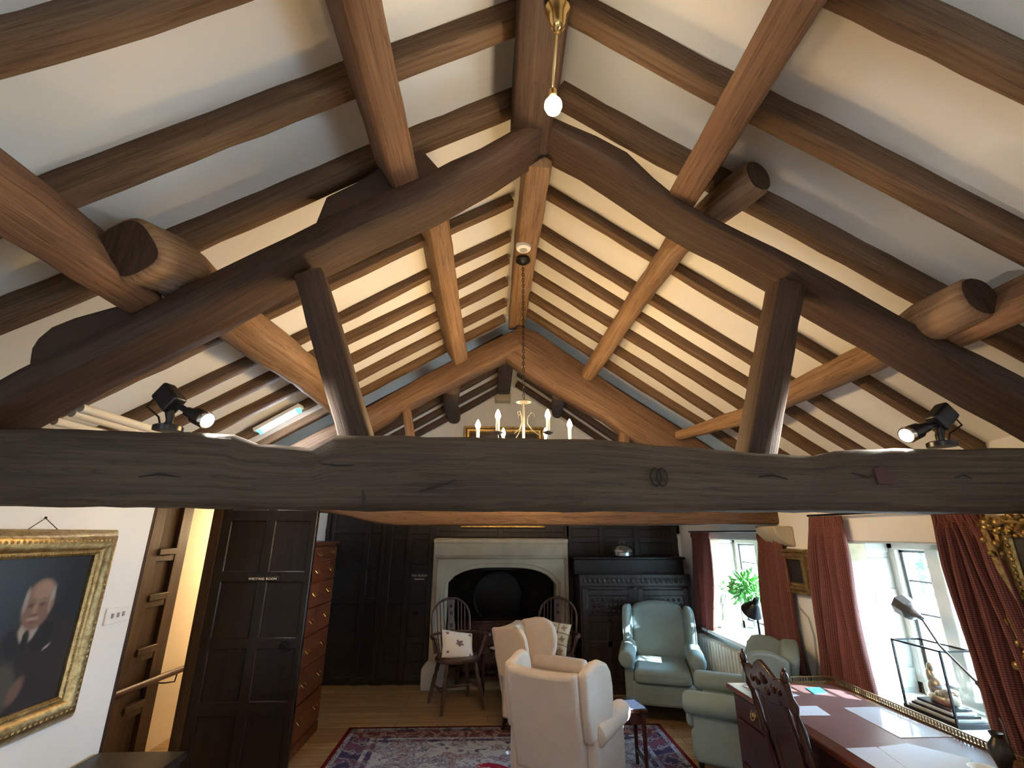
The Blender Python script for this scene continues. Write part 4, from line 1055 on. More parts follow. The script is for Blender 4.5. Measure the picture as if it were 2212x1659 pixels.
# little dark table between the chairs, saucer on it
a = onZ(1068, 1503, 0)
t = thing('side_table', 'small dark wooden table between the left hoop-back chair and the cream armchair', 'table', (a.x, a.y + .1, 0))
tzz = onY(1068, 1402, a.y + .1).z
finish(MB().bb(-.17, .19, -.15, .15, tzz - .025, tzz), 'table_top', 'mahogany_dark', t, bevel=.006)
finish(MB().bb(-.14, .16, -.12, .12, tzz - .12, tzz - .025), 'apron', 'mahogany_dark', t)
for sx in (-.13, .15):
    for sy in (-.11, .11): finish(MB().turned((sx, sy, 0), (sx, sy, tzz - .1), [(0, .016), (.2, .022), (.5, .016), (.8, .024), (1, .022)], 10), 'leg', 'mahogany_dark', t)
for sy in (-.11, .11): finish(MB().bb(-.13, .15, sy - .01, sy + .01, .16, .19), 'stretcher', 'mahogany_dark', t)
p = onZ(1069, 1397, tzz)
t2 = thing('saucer', 'small white saucer on the little dark table', 'saucer', (p.x + .02, a.y + .06, tzz))
finish(MB().lathe([(0, .0), (.04, .0), (.075, .016), (.08, .02), (.076, .02), (.04, .006), (0, .006)], 24), 'dish', 'ceramic', t2)
# small red table with a blue booklet on the rug
t = thing('side_table', 'small dark red table on the rug beside the nearest cream armchair', 'table', (1.07, 4.13, 0))
finish(MB().bb(-.12, .12, -.15, .15, .43, .455), 'table_top', 'mahogany_dark', t, bevel=.005)
finish(MB().bb(-.105, .105, -.135, .135, .36, .43), 'apron', 'mahogany_dark', t)
for sx in (-.092, .092):
    for sy in (-.12, .12): finish(MB().turned((sx, sy, 0), (sx, sy, .37), [(0, .012), (1, .018)], 8), 'leg', 'mahogany_dark', t)
for sx in (-.092, .092): finish(MB().bb(sx - .009, sx + .009, -.12, .12, .10, .125), 'stretcher', 'mahogany_dark', t)
def paper(name, label, cat, px, z, mat, th=.0012, group=None, Y=None):
    pts = [onZ(x, y, z) for x, y in px]
    finish(MB().prism(pts, (0, 0, th)), name, mat, label=label, cat=cat, group=group, smooth=0)
finish(MB().box((1.10, 4.08, .4595), (.13, .18, .007), Matrix.Rotation(.2, 3, 'Z')), 'booklet', 'paper_blue', label='blue booklet lying on the small red table', cat='booklet', smooth=0)

# ------------------------------------------------------------------ rug
def rug_mat():
    m, nt, out = new_mat('persian_rug')
    uvn = nt.nodes.new('ShaderNodeTexCoord'); sep = nt.nodes.new('ShaderNodeSeparateXYZ'); nt.links.new(uvn.outputs['UV'], sep.inputs[0])
    def math_(op, a, b=None, clamp=False):
        n = nt.nodes.new('ShaderNodeMath'); n.operation = op; n.use_clamp = clamp
        for i, q in enumerate((a, b)):
            if q is None: continue
            if isinstance(q, (int, float)): n.inputs[i].default_value = q
            else: nt.links.new(q, n.inputs[i])
        return n.outputs[0]
    u, v = sep.outputs[0], sep.outputs[1]          # metres
    WU, WV = RUGW, RUGL
    du = math_('MINIMUM', u, math_('SUBTRACT', WU, u)); dv = math_('MINIMUM', v, math_('SUBTRACT', WV, v))
    d = math_('MINIMUM', du, dv)
    ab = nt.nodes.new('ShaderNodeVectorMath'); ab.operation = 'SUBTRACT'; nt.links.new(uvn.outputs['UV'], ab.inputs[0]); ab.inputs[1].default_value = (WU / 2, WV / 2, 0)
    abv = nt.nodes.new('ShaderNodeVectorMath'); abv.operation = 'ABSOLUTE'; nt.links.new(ab.outputs[0], abv.inputs[0])
    vec = abv.outputs[0]
    vo = N(nt, 'ShaderNodeTexVoronoi', Scale=8.0); nt.links.new(vec, vo.inputs['Vector'])
    vo2 = N(nt, 'ShaderNodeTexVoronoi', Scale=30.0); nt.links.new(vec, vo2.inputs['Vector'])
    nz = noise_tex(nt, vec, 8, 4, .65, 1.8)
    flo = math_('ADD', math_('MULTIPLY', vo.outputs['Distance'], .42), math_('MULTIPLY', nz, .78))
    light = ramp(nt, flo, [(.40, (.045, .045, .11)), (.47, (.30, .33, .40)), (.60, (.36, .38, .43)), (.66, (.06, .06, .13)), (.71, (.33, .34, .39)), (.80, (.14, .05, .08)), (.86, (.25, .28, .33))])
    navy = ramp(nt, flo, [(.42, (.035, .032, .09)), (.58, (.06, .05, .11)), (.63, (.34, .31, .35)), (.67, (.06, .05, .12)), (.80, (.16, .06, .09))])
    red = ramp(nt, flo, [(.44, (.22, .012, .035)), (.60, (.26, .014, .04)), (.65, (.46, .42, .46)), (.71, (.06, .05, .13)), (.82, (.26, .014, .04))])
    wine = ramp(nt, flo, [(.44, (.07, .022, .035)), (.58, (.12, .045, .055)), (.65, (.30, .23, .23)), (.72, (.10, .035, .05))])
    def mix(a, b, k):
        x = nt.nodes.new('ShaderNodeMix'); x.data_type = 'RGBA'
        nt.links.new(k, x.inputs['Factor']); nt.links.new(a, x.inputs[6]); nt.links.new(b, x.inputs[7]); return x.outputs[2]
    step = lambda a, e: math_('GREATER_THAN', a, e)
    c = navy
    edge = ramp(nt, d, [(0, (.17, .012, .02)), (1, (.17, .012, .02))])
    c = mix(edge, light, step(d, .035)); c = mix(c, navy, step(d, .075)); c = mix(c, wine, math_('MULTIPLY', step(d, .10), math_('LESS_THAN', dv, .24)))
    c = mix(c, light, step(d, .25)); c = mix(c, navy, step(d, .285)); c = mix(c, light, step(d, .33))
    # lobed red medallion
    ln = nt.nodes.new('ShaderNodeSeparateXYZ'); nt.links.new(ab.outputs[0], ln.inputs[0])
    ang = math_('ARCTAN2', ln.outputs[1], ln.outputs[0])
    leng = nt.nodes.new('ShaderNodeVectorMath'); leng.operation = 'LENGTH'; nt.links.new(ab.outputs[0], leng.inputs[0])
    lob = math_('ADD', math_('MULTIPLY', math_('ABSOLUTE', math_('SINE', math_('MULTIPLY', ang, 6))), .13), .80)
    rr = math_('DIVIDE', leng.outputs['Value'], lob)
    c = mix(c, red, math_('LESS_THAN', rr, .85)); c = mix(c, navy, math_('LESS_THAN', rr, .42)); c = mix(c, light, math_('LESS_THAN', rr, .30))
    principled(nt, out, c, .95, 0, .1, vo2.outputs['Distance'], .3, .004)
    return m
ra, rb = onZ(755, 1572, .012), onZ(1443, 1591, .012)
RX0, RX1, RY1 = ra.x, rb.x + .02, ra.y
RUGW, RUGL = RX1 - RX0, 3.0
m = MB(); n1, n2 = 30, 30
m.grid(lambda u, v: (RX0 + RUGW * u, RY1 - RUGL + RUGL * v, .011 + .0012 * noise.noise(V((u * 9, v * 9, 2)))), n1, n2, (RUGW, RUGL))
b0 = len(m.v)
rug = finish(m, 'rug', rug_mat(), label='patterned red and navy oriental rug under the armchairs', cat='rug', solid=.009)
m = MB(); r = random.Random(2)
for i in range(150):
    x = RX0 + RUGW * (i + .5) / 150; m.box((x - rug.location.x, RY1 + .02 - rug.location.y, .006 - rug.location.z), (.006, .05, .004), Matrix.Rotation(r.uniform(-.25, .25), 3, 'Z'))
finish(m, 'fringe', pbr('pale_rug_fringe', (.62, .57, .48), .95), rug, kind='stuff')

# ------------------------------------------------------------------ writing desk
DZ = .76
DX0, DX1, DY0, DY1 = 1.592, 2.30, 1.75, 3.47
t = thing('writing_desk', 'red-brown leather-topped writing desk under the near window on the right', 'desk', ((DX0 + DX1) / 2, (DY0 + DY1) / 2, 0))
L = V(t.location); lb = lambda mb, a, b, c, d, e, f: mb.bb(a - L.x, b - L.x, c - L.y, d - L.y, e, f)
top = finish(lb(MB(), DX0 - .015, DX1 + .01, DY0, DY1 + .015, DZ - .03, DZ), 'desk_top', 'mahogany', t, bevel=.008)
lm = pbr('rose_brown_leather', (.20, .105, .10), .42, var=.07, scale=3, bstr=.05, bscale=200)
finish(lb(MB(), DX0 + .06, DX1 - .05, DY0 + .06, DY1 - .06, DZ - .001, DZ + .0015), 'leather_inset', lm, top, smooth=0)
ka, kb = 2.30, 2.92
for (a, b) in ((kb, DY1 - .01), (DY0 + .02, ka)):
    pd = finish(lb(MB(), DX0 + .02, DX1 - .02, a, b, .05, DZ - .03), 'pedestal', 'mahogany_dark', t, bevel=.004)
    for z0, z1 in ((.60, .72), (.36, .585), (.10, .345)):
        drr = finish(lb(MB(), DX0 + .006, DX0 + .022, a + .03, b - .03, z0, z1), 'drawer', 'mahogany_dark', pd, bevel=.004)
finish(lb(MB(), DX0 + .015, DX0 + .035, ka, kb, .60, .72), 'kneehole_drawer', 'mahogany_dark', t, bevel=.004)
for yy in (2.78, 2.42, 3.2, 2.05):
    c = V((DX0 + .006, yy, .655)) - L
    finish(MB().tube([c + V((-.004 - .014 * math.sin(a) * .6, .026 * math.cos(a), -.026 * math.sin(a) + .01)) for a in rng(0, PI * 2, 15)], .0035, 6).turned(c + V((.006, 0, .01)), c + V((-.01, 0, .01)), [(0, .018), (.6, .016), (1, .006)], 12), 'ring_pull', 'brass', t)
finish(lb(MB(), DX0 + .01, DX1 - .01, kb - .0, DY1, 0, .06), 'plinth', 'mahogany_dark', t); finish(lb(MB(), DX0 + .01, DX1 - .01, DY0 + .02, ka, 0, .06), 'plinth', 'mahogany_dark', t)
# pierced gallery on back and far end
def gallery(p, q, name):
    p, q = V(p) - L, V(q) - L; n = int((q - p).length / .018); d_ = (q - p); m = MB(); ax = d_.normalized(); rot = ax.to_track_quat('X', 'Z').to_matrix()
    c = (p + q) / 2
    m.box(c + V((0, 0, .004)), (d_.length, .012, .008), rot); m.box(c + V((0, 0, .034)), (d_.length, .010, .006), rot)
    for i in range(n + 1): m.box(p + d_ * (i / n) + V((0, 0, .019)), (.005, .004, .028), rot)
    return finish(m, name, 'brass_dull', t)
gallery((DX1 - .005, DY0 + .02, DZ), (DX1 - .005, DY1, DZ), 'gallery'); gallery((2.02, DY1 + .002, DZ), (DX1 - .005, DY1 + .002, DZ), 'gallery')
PG = 'papers on the desk'
dz = DZ + .0022
paper('paper_sheet', 'sky-tinted white sheet at the far left corner of the desk behind the carved chair', 'paper', [(1605, 1482), (1665, 1483), (1728, 1503), (1690, 1508)], dz, 'paper_sky_tint', group=PG)
paper('booklet', 'small bright blue booklet near the far gallery of the desk', 'booklet', [(1741, 1487), (1771, 1486), (1787, 1497), (1758, 1499)], dz, 'paper_cyan', .004)
paper('paper_sheet', 'sky-tinted white sheet in the middle of the desk beside the carved chair', 'paper', [(1712, 1526), (1764, 1525), (1795, 1546), (1720, 1546)], dz, 'paper_sky_tint', group=PG)
paper('desk_blotter', 'large glossy sheet reflecting the window on the back of the desk', 'paper', [(1822, 1529), (1900, 1527), (2060, 1592), (1945, 1594)], dz, pbr('glossy_card', (.62, .62, .66), .10, var=.02, bstr=0), group=PG)
paper('paper_sheet', 'sky-tinted white sheet at the front edge of the desk', 'paper', [(1826, 1617), (1892, 1614), (1990, 1659), (1900, 1664)], dz, 'paper_sky_tint', group=PG)
paper('paper_sheet', 'curled large sheet at the near end of the desk', 'paper', [(1897, 1614), (1960, 1606), (2100, 1640), (2080, 1700), (2000, 1690)], dz + .0016, 'paper_sky_tint', group=PG)
# dark vase-shaped lamp base and a pale dish at the near end of the desk
p = onZ(2146, 1668, DZ)
t = thing('bronze_vase', 'dark bronze vase at the bottom right end of the desk', 'vase', (p.x + .035, p.y - .02, DZ)); t.scale = (.72, .72, .72)
finish(MB().lathe([(0, 0), (.042, 0), (.046, .01), (.03, .025), (.040, .06), (.056, .10), (.052, .14), (.032, .165), (.024, .18), (.032, .198), (.034, .204), (.022, .2), (0, .19)], 24), 'body', 'dark_bronze', t)
p = onZ(2128, 1652, DZ + .03)
t = thing('dish', 'small pale dish beside the bronze vase on the desk', 'dish', (p.x - .035, p.y - .03, DZ))
finish(MB().lathe([(0, 0), (.022, 0), (.024, .012), (.050, .026), (.054, .030), (.05, .03), (.02, .016), (0, .016)], 20), 'bowl', 'ceramic', t)

# ------------------------------------------------------------------ carved chair at the desk
ta, tb = onY(1616, 1402, 2.86), onY(1684, 1441, 2.50)
bx = 1.47
ctr = V((1.60, 2.67, 0))
t = thing('carved_chair', 'dark carved high-back chair with turned posts drawn up to the writing desk', 'chair', ctr)
def cb(y, z): return V((-.06 - (z - .45) * .22, y, z))        # back plane, leaning away from the desk
hw = .19
prof = [(0, .022), (.08, .022), (.1, .014), (.16, .026), (.22, .014), (.34, .020), (.44, .013), (.5, .026), (.56, .014), (.68, .021), (.78, .013), (.84, .025), (.9, .014), (1, .018)]
for s in (-1, 1):
    a, b = cb(s * hw, .40), cb(s * hw, 1.03)
    ps = finish(MB().turned(a, b, prof, 12), 'back_post', 'mahogany_dark', t)
    finish(MB().ell(b + V((0, 0, .02)), (.019, .019, .028), None, 10, 8).ell(b + V((0, 0, .05)), (.009, .009, .014), None, 8, 6), 'finial', 'mahogany_dark', ps)
    finish(MB().turned((a.x + .02, a.y, 0), a, [(0, .018), (1, .022)], 10), 'rear_leg', 'mahogany_dark', t)
    finish(MB().turned((.36, s * .20, 0), (.36, s * .20, .42), prof, 12), 'front_leg', 'mahogany_dark', t)
    finish(MB().bb(-.05, .36, s * .20 - .012, s * .20 + .012, .13, .165), 'stretcher', 'mahogany_dark', t)
crest = [(-hw, .92), (-hw, 1.0), (-.15, 1.035), (-.10, 1.02), (-.06, 1.055), (0, 1.085), (.06, 1.055), (.10, 1.02), (.15, 1.035), (hw, 1.0), (hw, .92), (.1, .90), (0, .885), (-.1, .90)]
cr = finish(MB().prism([cb(y, z) + V((-.012, 0, 0)) for y, z in crest], (.026, 0, 0)), 'crest_rail', 'mahogany_dark', t, bevel=.006)
m = MB()
for y, z, r_ in ((0, 1.0, .03), (-.07, .97, .022), (.07, .97, .022), (-.12, .97, .018), (.12, .97, .018), (0, .94, .02)): m.ell(cb(y, z) + V((-.014, 0, 0)), (.008, r_, r_), None, 10, 6)
finish(m, 'carving', 'mahogany_dark', cr)
pan = [(-.085, .52), (-.085, .90), (.085, .90), (.085, .52)]
finish(MB().prism([cb(y, z) + V((-.008, 0, 0)) for y, z in pan], (.016, 0, 0)), 'back_panel', 'mahogany_dark', t, bevel=.003)
for y in (-.10, .10): finish(MB().prism([cb(y - .02, .48) + V((-.012, 0, 0)), cb(y - .02, .93) + V((-.012, 0, 0)), cb(y + .02, .93) + V((-.012, 0, 0)), cb(y + .02, .48) + V((-.012, 0, 0))], (.024, 0, 0)), 'back_stile', 'mahogany_dark', t, bevel=.004)
finish(MB().prism([cb(y, z) + V((-.012, 0, 0)) for y, z in ((-hw, .47), (-hw, .53), (hw, .53), (hw, .47))], (.024, 0, 0)), 'lower_rail', 'mahogany_dark', t, bevel=.004)
finish(MB().bb(-.08, .39, -.225, .225, .41, .455), 'seat', 'mahogany_dark', t, bevel=.015, bseg=3)

# ------------------------------------------------------------------ curtains, rails, radiator and things at the windows
CXX = XR - .075
def curtain(label, top, bot, zt, zb, folds, depth, seed, gather=0.0):
    """top/bot = (y0,y1) at the head and the hem"""
    r = random.Random(seed); ph = [r.uniform(-.5, .5) for _ in range(folds + 1)]
    nu, nv = folds * 10, 26
    def fn(u, v):
        k = v ** .8
        y = (top[0] + (top[1] - top[0]) * u) * (1 - k) + (bot[0] + (bot[1] - bot[0]) * u) * k
        z = zt + (zb - zt) * v
        d = depth * (.55 + .45 * min(1, v * 4)) * (1 + .3 * math.sin(u * 5 + seed))
        x = CXX + d * math.sin(u * folds * 2 * PI + .5 * math.sin(v * 3 + seed) + ph[int(u * folds)] * 0)
        if v < .05: x = CXX + depth * .7 * math.sin(u * folds * 4 * PI)
        return (x, y + .012 * math.sin(v * 7 + u * 9 + seed), z)
    m = MB().grid(fn, nu, nv, (abs(bot[1] - bot[0]) * 1.6, zt - zb))
    return finish(m, 'curtain', 'curtain', label=label, cat='curtain', smooth=180, solid=.004)
cy = lambda x, y: onX(x, y, CXX).y
cz_ = lambda x, y: onX(x, y, CXX).z
curtain('red curtain on the left side of the far window', (cy(1531, 1150), cy(1493, 1150)), (cy(1544, 1365), cy(1508, 1370)), 1.715, cz_(1530, 1368), 3, .03, 1)
curtain('dark red curtain on the right side of the far window, beside the small gilt picture', (cy(1680, 1156), cy(1637, 1156)), (cy(1738, 1448), cy(1668, 1440)), 1.705, .66, 4, .035, 2)
curtain('red patterned curtain on the left of the near window, falling to the desk', (cy(1812, 1118), cy(1752, 1118)), (cy(1890, 1505), cy(1785, 1470)), 1.825, .70, 4, .04, 3)
curtain('dark red patterned curtain on the right of the near window, beside the ornate gilt frame', (cy(2108, 1112), cy(2022, 1112)), (2.10, cy(2176, 1650)), 1.815, .66, 5, .045, 4)
for (ya, yb, z, lab) in ((cy(1690, 1152), cy(1488, 1150), 1.725, 'thin dark curtain rail over the far window'), (cy(2112, 1111), cy(1744, 1113), 1.835, 'thin dark curtain rail over the near window')):
    t = thing('curtain_rail', lab, 'curtain rail', (CXX, (ya + yb) / 2, z)); hl = abs(yb - ya) / 2
    finish(MB().tube([(0, -hl, 0), (0, hl, 0)], .008, 8), 'rail', 'black_iron', t)
    for s in (-1, 0, 1): finish(MB().tube([(0, s * hl * .96, 0), (.072, s * hl * .96, .0)], .006, 6), 'bracket', 'black_iron', t)
# radiator under the far window
ry0, ry1 = cy(1612, 1400) - .35, cy(1518, 1385) + .05
t = thing('radiator', 'cream column radiator under the far window', 'radiator', (XR - .09, (ry0 + ry1) / 2, .0))
n = 20; hl = (ry1 - ry0) / 2
for i in range(n):
    y = -hl + (i + .5) * 2 * hl / n
    finish(MB().box((0, y, .365), (.085, .032, .51)), 'column', 'radiator', t, bevel=.013, bseg=3)
finish(MB().tube([(0, -hl, .15), (0, hl, .15)], .018, 8).tube([(0, -hl, .58), (0, hl, .58)], .018, 8), 'manifold', 'radiator', t)
for s in (-1, 1): finish(MB().bb(-.03, .03, s * (hl - .05) - .012, s * (hl - .05) + .012, 0, .12), 'foot', 'radiator', t)
# plants on the far sill
SZ = W1[2] + .006
def foliage(mb, c, rad, n, ln, r):
    for i in range(n):
        d_ = V((r.gauss(0, 1), r.gauss(0, 1), r.gauss(0, .8))).normalized(); p = c + V((d_.x * rad[0], d_.y * rad[1], d_.z * rad[2])) * r.uniform(.3, 1)
        ax = (d_ + V((r.gauss(0, .4), r.gauss(0, .4), r.gauss(0, .5)))).normalized(); sd = ax.orthogonal().normalized(); sd = Matrix.Rotation(r.uniform(0, 6), 3, ax) @ sd
        l = ln * r.uniform(.7, 1.3); nrm = ax.cross(sd) * l * .12
        b = len(mb.v); mb.v += [p, p + ax * l * .5 + sd * l * .17 + nrm, p + ax * l, p + ax * l * .5 - sd * l * .17 + nrm]
        mb.face((b, b + 1, b + 2, b + 3))
r = random.Random(5)
q = onX(1624, 1362, XR + .06)
t = thing('potted_plant', 'bushy green plant in a pale blue pot on the far window sill', 'plant', (XR + .10, q.y, SZ))
finish(MB().lathe([(0, 0), (.058, 0), (.075, .12), (.080, .125), (.078, .135), (.068, .13), (0, .12)], 22), 'pot', 'pot', t)
finish(MB().tube([(0, 0, .11), (.005, .01, .26), (-.01, .04, .40), (-.01, .05, .46)], [.013, .011, .008, .006], 8).tube([(.0, .01, .26), (.02, .10, .36)], .006, 6).tube([(.0, .015, .30), (-.02, -.05, .40)], .006, 6), 'trunk', 'stem', t)
m = MB(); foliage(m, V((-.01, .05, .50)), (.12, .13, .13), 260, .085, r); foliage(m, V((.0, .17, .43)), (.08, .09, .10), 130, .08, r); foliage(m, V((0, -.08, .43)), (.06, .07, .08), 60, .07, r)
finish(m, 'foliage', 'leaf', t, smooth=0)
q = onX(1562, 1350, XR + .10)
t = thing('potted_plant', 'sparse bare-stemmed plant at the left of the far window sill', 'plant', (XR + .12, q.y, SZ))
finish(MB().lathe([(0, 0), (.045, 0), (.06, .08), (.055, .085), (0, .08)], 18), 'pot', 'ceramic', t)
finish(MB().tube([(0, 0, .07), (.0, -.01, .22), (.01, .02, .34)], [.014, .012, .008], 7).tube([(0, -.01, .22), (.0, -.10, .33), (0, -.13, .43)], .006, 6).tube([(0, 0, .28), (0, .10, .38), (0, .12, .46)], .006, 6), 'trunk', 'stem', t)
m = MB(); foliage(m, V((0, .12, .47)), (.05, .06, .05), 34, .07, r); foliage(m, V((0, -.13, .43)), (.04, .05, .05), 30, .06, r); foliage(m, V((.01, .02, .36)), (.03, .03, .04), 12, .06, r)
finish(m, 'foliage', 'leaf', t, smooth=0)
# black mushroom lamp on the far sill
c = onX(1640, 1312, XR - .0)
t = thing('desk_lamp', 'black lamp with a hooded shade on the far sill in front of the dark curtain', 'lamp', (XR - .03, c.y, SZ))
zt = c.z - SZ
finish(MB().lathe([(0, 0), (.06, 0), (.06, .012), (.02, .02), (0, .02)], 18), 'base', 'black_plastic', t)
finish(MB().tube([(0, 0, .015), (0, 0, zt - .07), (-.01, .0, zt - .02)], .011, 8), 'stem', 'black_plastic', t)
rt = Matrix.Rotation(.75, 3, 'X')
finish(MB().lathe([(.018, .115), (.026, .10), (.03, .05), (.05, .03), (.085, -.03), (.098, -.055), (.094, -.055), (.045, .02), (.02, .04)], 24, (-.01, .02, zt), rt), 'lamp_shade', 'black_plastic', t)
# small gilt picture between the windows
a, b = onX(1680, 1184, XR - .05), onX(1757, 1290, XR - .05)
w, h = abs(a.y - b.y), a.z - b.z
t = thing('small_picture', 'small dark picture in a plain gilt frame between the two windows', 'picture', (XR - .018, (a.y + b.y) / 2, (a.z + b.z) / 2), -PI / 2)
m = MB(); frame_mesh(m, w - .17, h - .17, scaled(PROF, .63, .95)); finish(m, 'frame', 'gilt', t)
finish(MB().bb(-w / 2 + .08, w / 2 - .08, -.02, -.008, -h / 2 + .08, h / 2 - .08), 'canvas', 'canvas_dark', t)
# ornate gilt frame at the right edge
a = onX(2108, 1117, XR - .07); bz_ = onX(2205, 1440, XR - .07).z
w, h = .92, a.z - bz_
t = thing('ornate_picture', 'ornate deep gilt picture frame at the right edge of the room', 'picture', (XR - .02, a.y - w / 2, (a.z + bz_) / 2), -PI / 2)
iw, ih = w - .22, h - .20
PO = [(0, .0), (0, .018), (.010, .028), (.022, .026), (.034, .036), (.045, .036), (.056, .045), (.073, .062), (.086, .065), (.096, .055), (.106, .03), (.106, -.01)]
m = MB(); frame_mesh(m, iw, ih, PO); fr = finish(m, 'frame', 'gilt_dark', t)
m = MB(); beading(m, iw, ih, .012, .034, .010, .030, 1.1); finish(m, 'beading', 'gilt_dark', fr)
r = random.Random(9)
for sx in (-1, 1):
    for sz in (-1, 1):
        m = MB()
        m.bb(sx * (iw / 2 - .03), sx * (iw / 2 + .09), -.05, -.02, sz * (ih / 2 + .03), sz * (ih / 2 + .09)).bb(sx * (iw / 2 + .03), sx * (iw / 2 + .09), -.05, -.02, sz * (ih / 2 - .03), sz * (ih / 2 + .09))
        for k in range(34):
            u = r.random(); off = r.uniform(.02, .10)
            if r.random() < .5: x, z = iw / 2 + off - .0, ih / 2 + .10 - u * .2
            else: x, z = iw / 2 + .10 - u * .2, ih / 2 + off
            m.ell((sx * x, -.030 - .032 * min(1, off / .08) - r.uniform(0, .010), sz * z), (r.uniform(.010, .022), .014, r.uniform(.010, .022)), Matrix.Rotation(r.uniform(0, 3), 3, 'Y'), 8, 5)
        finish(m, 'corner_ornament', 'gilt_dark', fr)
finish(MB().bb(-iw / 2 - .01, iw / 2 + .01, -.012, -.002, -ih / 2 - .01, ih / 2 + .01), 'canvas', 'canvas_dark', t)
# glazed display case with a bronze on the near sill
SZ2 = W2[2] + .013
pa, pb_, pc = onZ(1968, 1527, SZ2), onZ(2069, 1577, SZ2), onZ(2134, 1571, SZ2)
cyy = (pa.y + pb_.y) / 2; dw, dl = .20, abs(pa.y - pb_.y)
t = thing('display_case', 'glazed display case with a small bronze sculpture on the near window sill', 'display case', (XR + .005 + dw / 2, cyy, SZ2))
H_ = .345
for i, (k, mt) in enumerate(((1.0, 'black_plastic'), (.86, 'ceramic'), (.78, 'black_plastic'), (.70, 'ceramic'), (.62, 'black_plastic'))):
    z0 = [.0, .022, .034, .046, .058][i]; z1 = [.022, .034, .046, .058, .072][i]
    finish(MB().bb(-dw / 2 * k, dw / 2 * k, -dl / 2 * k, dl / 2 * k, z0, z1), 'base_step', mt, t, bevel=.001)
m = MB(); hx, hy = dw / 2 - .008, dl / 2 - .010
for sx in (-1, 1):
    for sy in (-1, 1): m.box((sx * hx, sy * hy, .022 + H_ / 2), (.010, .010, H_))
    m.box((sx * hx, 0, .022 + H_), (.009, 2 * hy + .009, .009)); 
for sy in (-1, 1): m.box((0, sy * hy, .022 + H_), (2 * hx + .009, .009, .009))
ef = finish(m, 'case_edges', 'black_plastic', t)
m = MB()
for sx in (-1, 1): m.box((sx * hx, 0, .022 + H_ / 2), (.002, 2 * hy, H_ - .006))
for sy in (-1, 1): m.box((0, sy * hy, .022 + H_ / 2), (2 * hx, .002, H_ - .006))
m.box((0, 0, .022 + H_), (2 * hx, 2 * hy, .002))
finish(m, 'case_glass', 'case_glass', ef, smooth=0)
m = MB(); r = random.Random(4)
m.ell((0, 0, .095), (.05, .085, .035)); m.ell((0, .02, .14), (.036, .055, .06), Matrix.Rotation(.3, 3, 'X')); m.ell((.0, .035, .19), (.026, .032, .055), Matrix.Rotation(-.2, 3, 'X')); m.ell((0, .03, .245), (.019, .021, .026))
m.ell((-.02, -.045, .13), (.018, .05, .02), Matrix.Rotation(-.5, 3, 'X')); m.ell((.02, -.03, .12), (.02, .055, .02), Matrix.Rotation(-.3, 3, 'X')); m.ell((0, -.07, .10), (.04, .03, .03)); m.ell((.03, .05, .12), (.016, .03, .05))
for k in range(14): m.ell((r.uniform(-.04, .04), r.uniform(-.08, .07), r.uniform(.08, .13)), (.016, .02, .014), Matrix.Rotation(r.uniform(0, 3), 3, 'X'), 8, 6)
finish(m, 'sculpture', 'bronze', t, subsurf=1)
# grey angled desk lamp in the near window
h0 = onX(1945, 1303, 2.58); e1 = onX(1990, 1335, 2.55); e2 = onX(2030, 1395, 2.53); e3 = onX(2112, 1476, 2.47)
base = V((2.40, 2.44, DZ))
t = thing('angled_lamp', 'grey adjustable desk lamp leaning across the near window', 'lamp', (2.40, 2.44, DZ))
L = V(t.location)
finish(MB().lathe([(0, 0), (.05, 0), (.05, .014), (.015, .022), (0, .022)], 18), 'base', 'lamp_grey', t)
finish(MB().tube([(0, 0, .01), (0, 0, .1), e3 - L], .008, 8), 'lower_arm', 'lamp_grey', t)
finish(MB().tube([e3 - L, e2 - L, e1 - L], .006, 8).ell(e3 - L, (.012, .012, .012), None, 8, 6), 'upper_arm', 'lamp_grey', t)
dr_ = (h0 - e1).normalized()
finish(MB().turned(e1 - L - dr_ * .01, e1 - L + dr_ * .165, [(0, .012), (.22, .016), (.40, .030), (.5, .056), (.97, .064), (1, .060), (1, .05), (.7, .04)], 8), 'lamp_shade', 'lamp_grey', t)
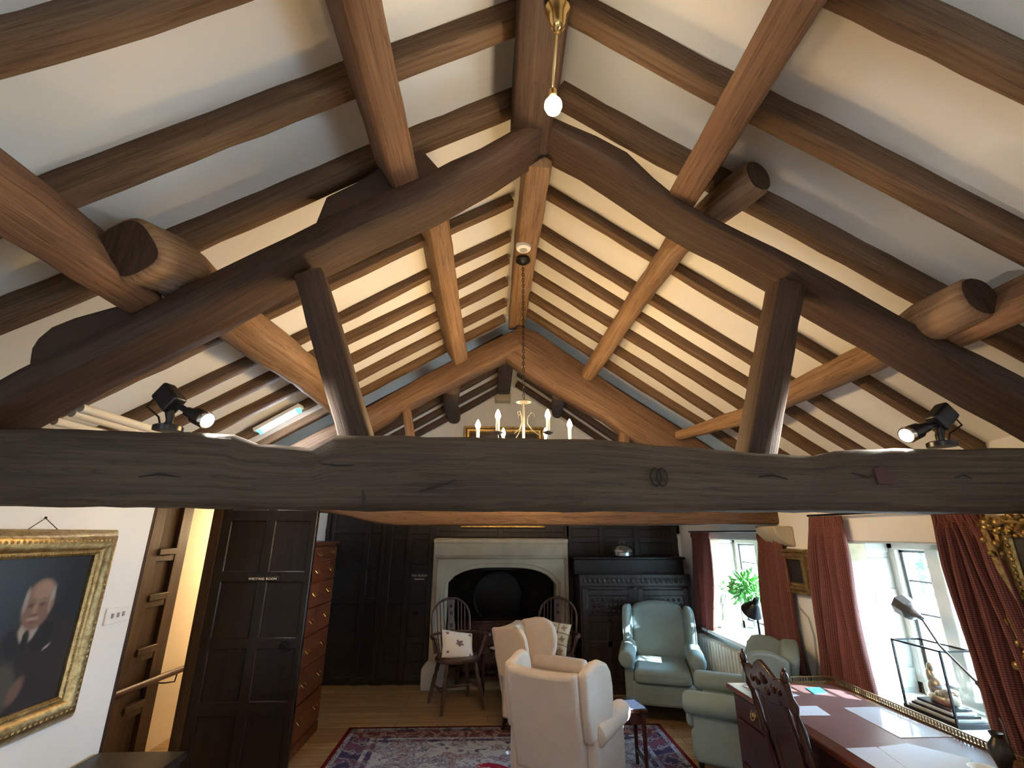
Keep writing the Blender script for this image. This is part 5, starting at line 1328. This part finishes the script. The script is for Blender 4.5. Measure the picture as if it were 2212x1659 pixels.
# cables beside the far curtain
pts = [onX(x, y, XR - .02) for x, y in ((1716, 1320), (1722, 1350), (1738, 1410), (1752, 1464), (1758, 1490))]; pts.append(V((XR - .02, pts[-1].y - .03, .003)))
finish(MB().tube(pts, .0065, 6), 'cable', 'black_plastic', label='black cable hanging straight down the wall beside the dark red curtain', cat='cable')
pts = [onX(x, y, XR - .012) for x, y in ((1706, 1302), (1722, 1308), (1746, 1335), (1758, 1375), (1764, 1430), (1766, 1490))]; pts.append(V((XR - .012, pts[-1].y, .003)))
finish(MB().tube(pts, .004, 6), 'cable', 'cord_grey', label='thin grey cable curving down the white wall below the small picture', cat='cable')
# shrub outside the near window
t = thing('garden_shrub', 'sunlit leafy shrub outside the near window', 'shrub', (5.0, 5.3, -.5))
m = MB(); r = random.Random(8)
for k in range(5): m.tube([(0, 0, 0), (r.uniform(-.2, .2), r.uniform(-.2, .2), 1.2), (r.uniform(-.5, .5), r.uniform(-.5, .5), 2.2)], [.03, .02, .008], 6)
finish(m, 'branches', 'stem', t)
m = MB(); foliage(m, V((0, 0, 1.9)), (.55, .55, .5), 420, .13, r)
finish(m, 'foliage', 'shrub_leaf', t, smooth=0)

# ------------------------------------------------------------------ light
sun_d = V((-.72, .42, -.41)).normalized()
s = light('sun', 'SUN', (9, -4, 6), 26.0, (.82, .92, 1.0)); s.data.angle = .012
s.rotation_euler = (-sun_d).to_track_quat('Z', 'Y').to_euler()
wd = bpy.data.worlds.new('sky'); bpy.context.scene.world = wd; wd.use_nodes = True
nt = wd.node_tree; nt.nodes.clear()
o = nt.nodes.new('ShaderNodeOutputWorld'); bg = nt.nodes.new('ShaderNodeBackground'); nt.links.new(bg.outputs[0], o.inputs[0])
bg.inputs['Color'].default_value = (.50, .74, 1.0, 1); bg.inputs['Strength'].default_value = 23.0
light('stair_lamp', 'POINT', (XL - .33, 5.55, 1.72), 16, (1, .74, .45), .06)
light('back_fill_light', 'POINT', (.2, -1.2, 2.9), 10, (1, .90, .78), .10)  # unseen fill light added behind the camera, no fitting modelled
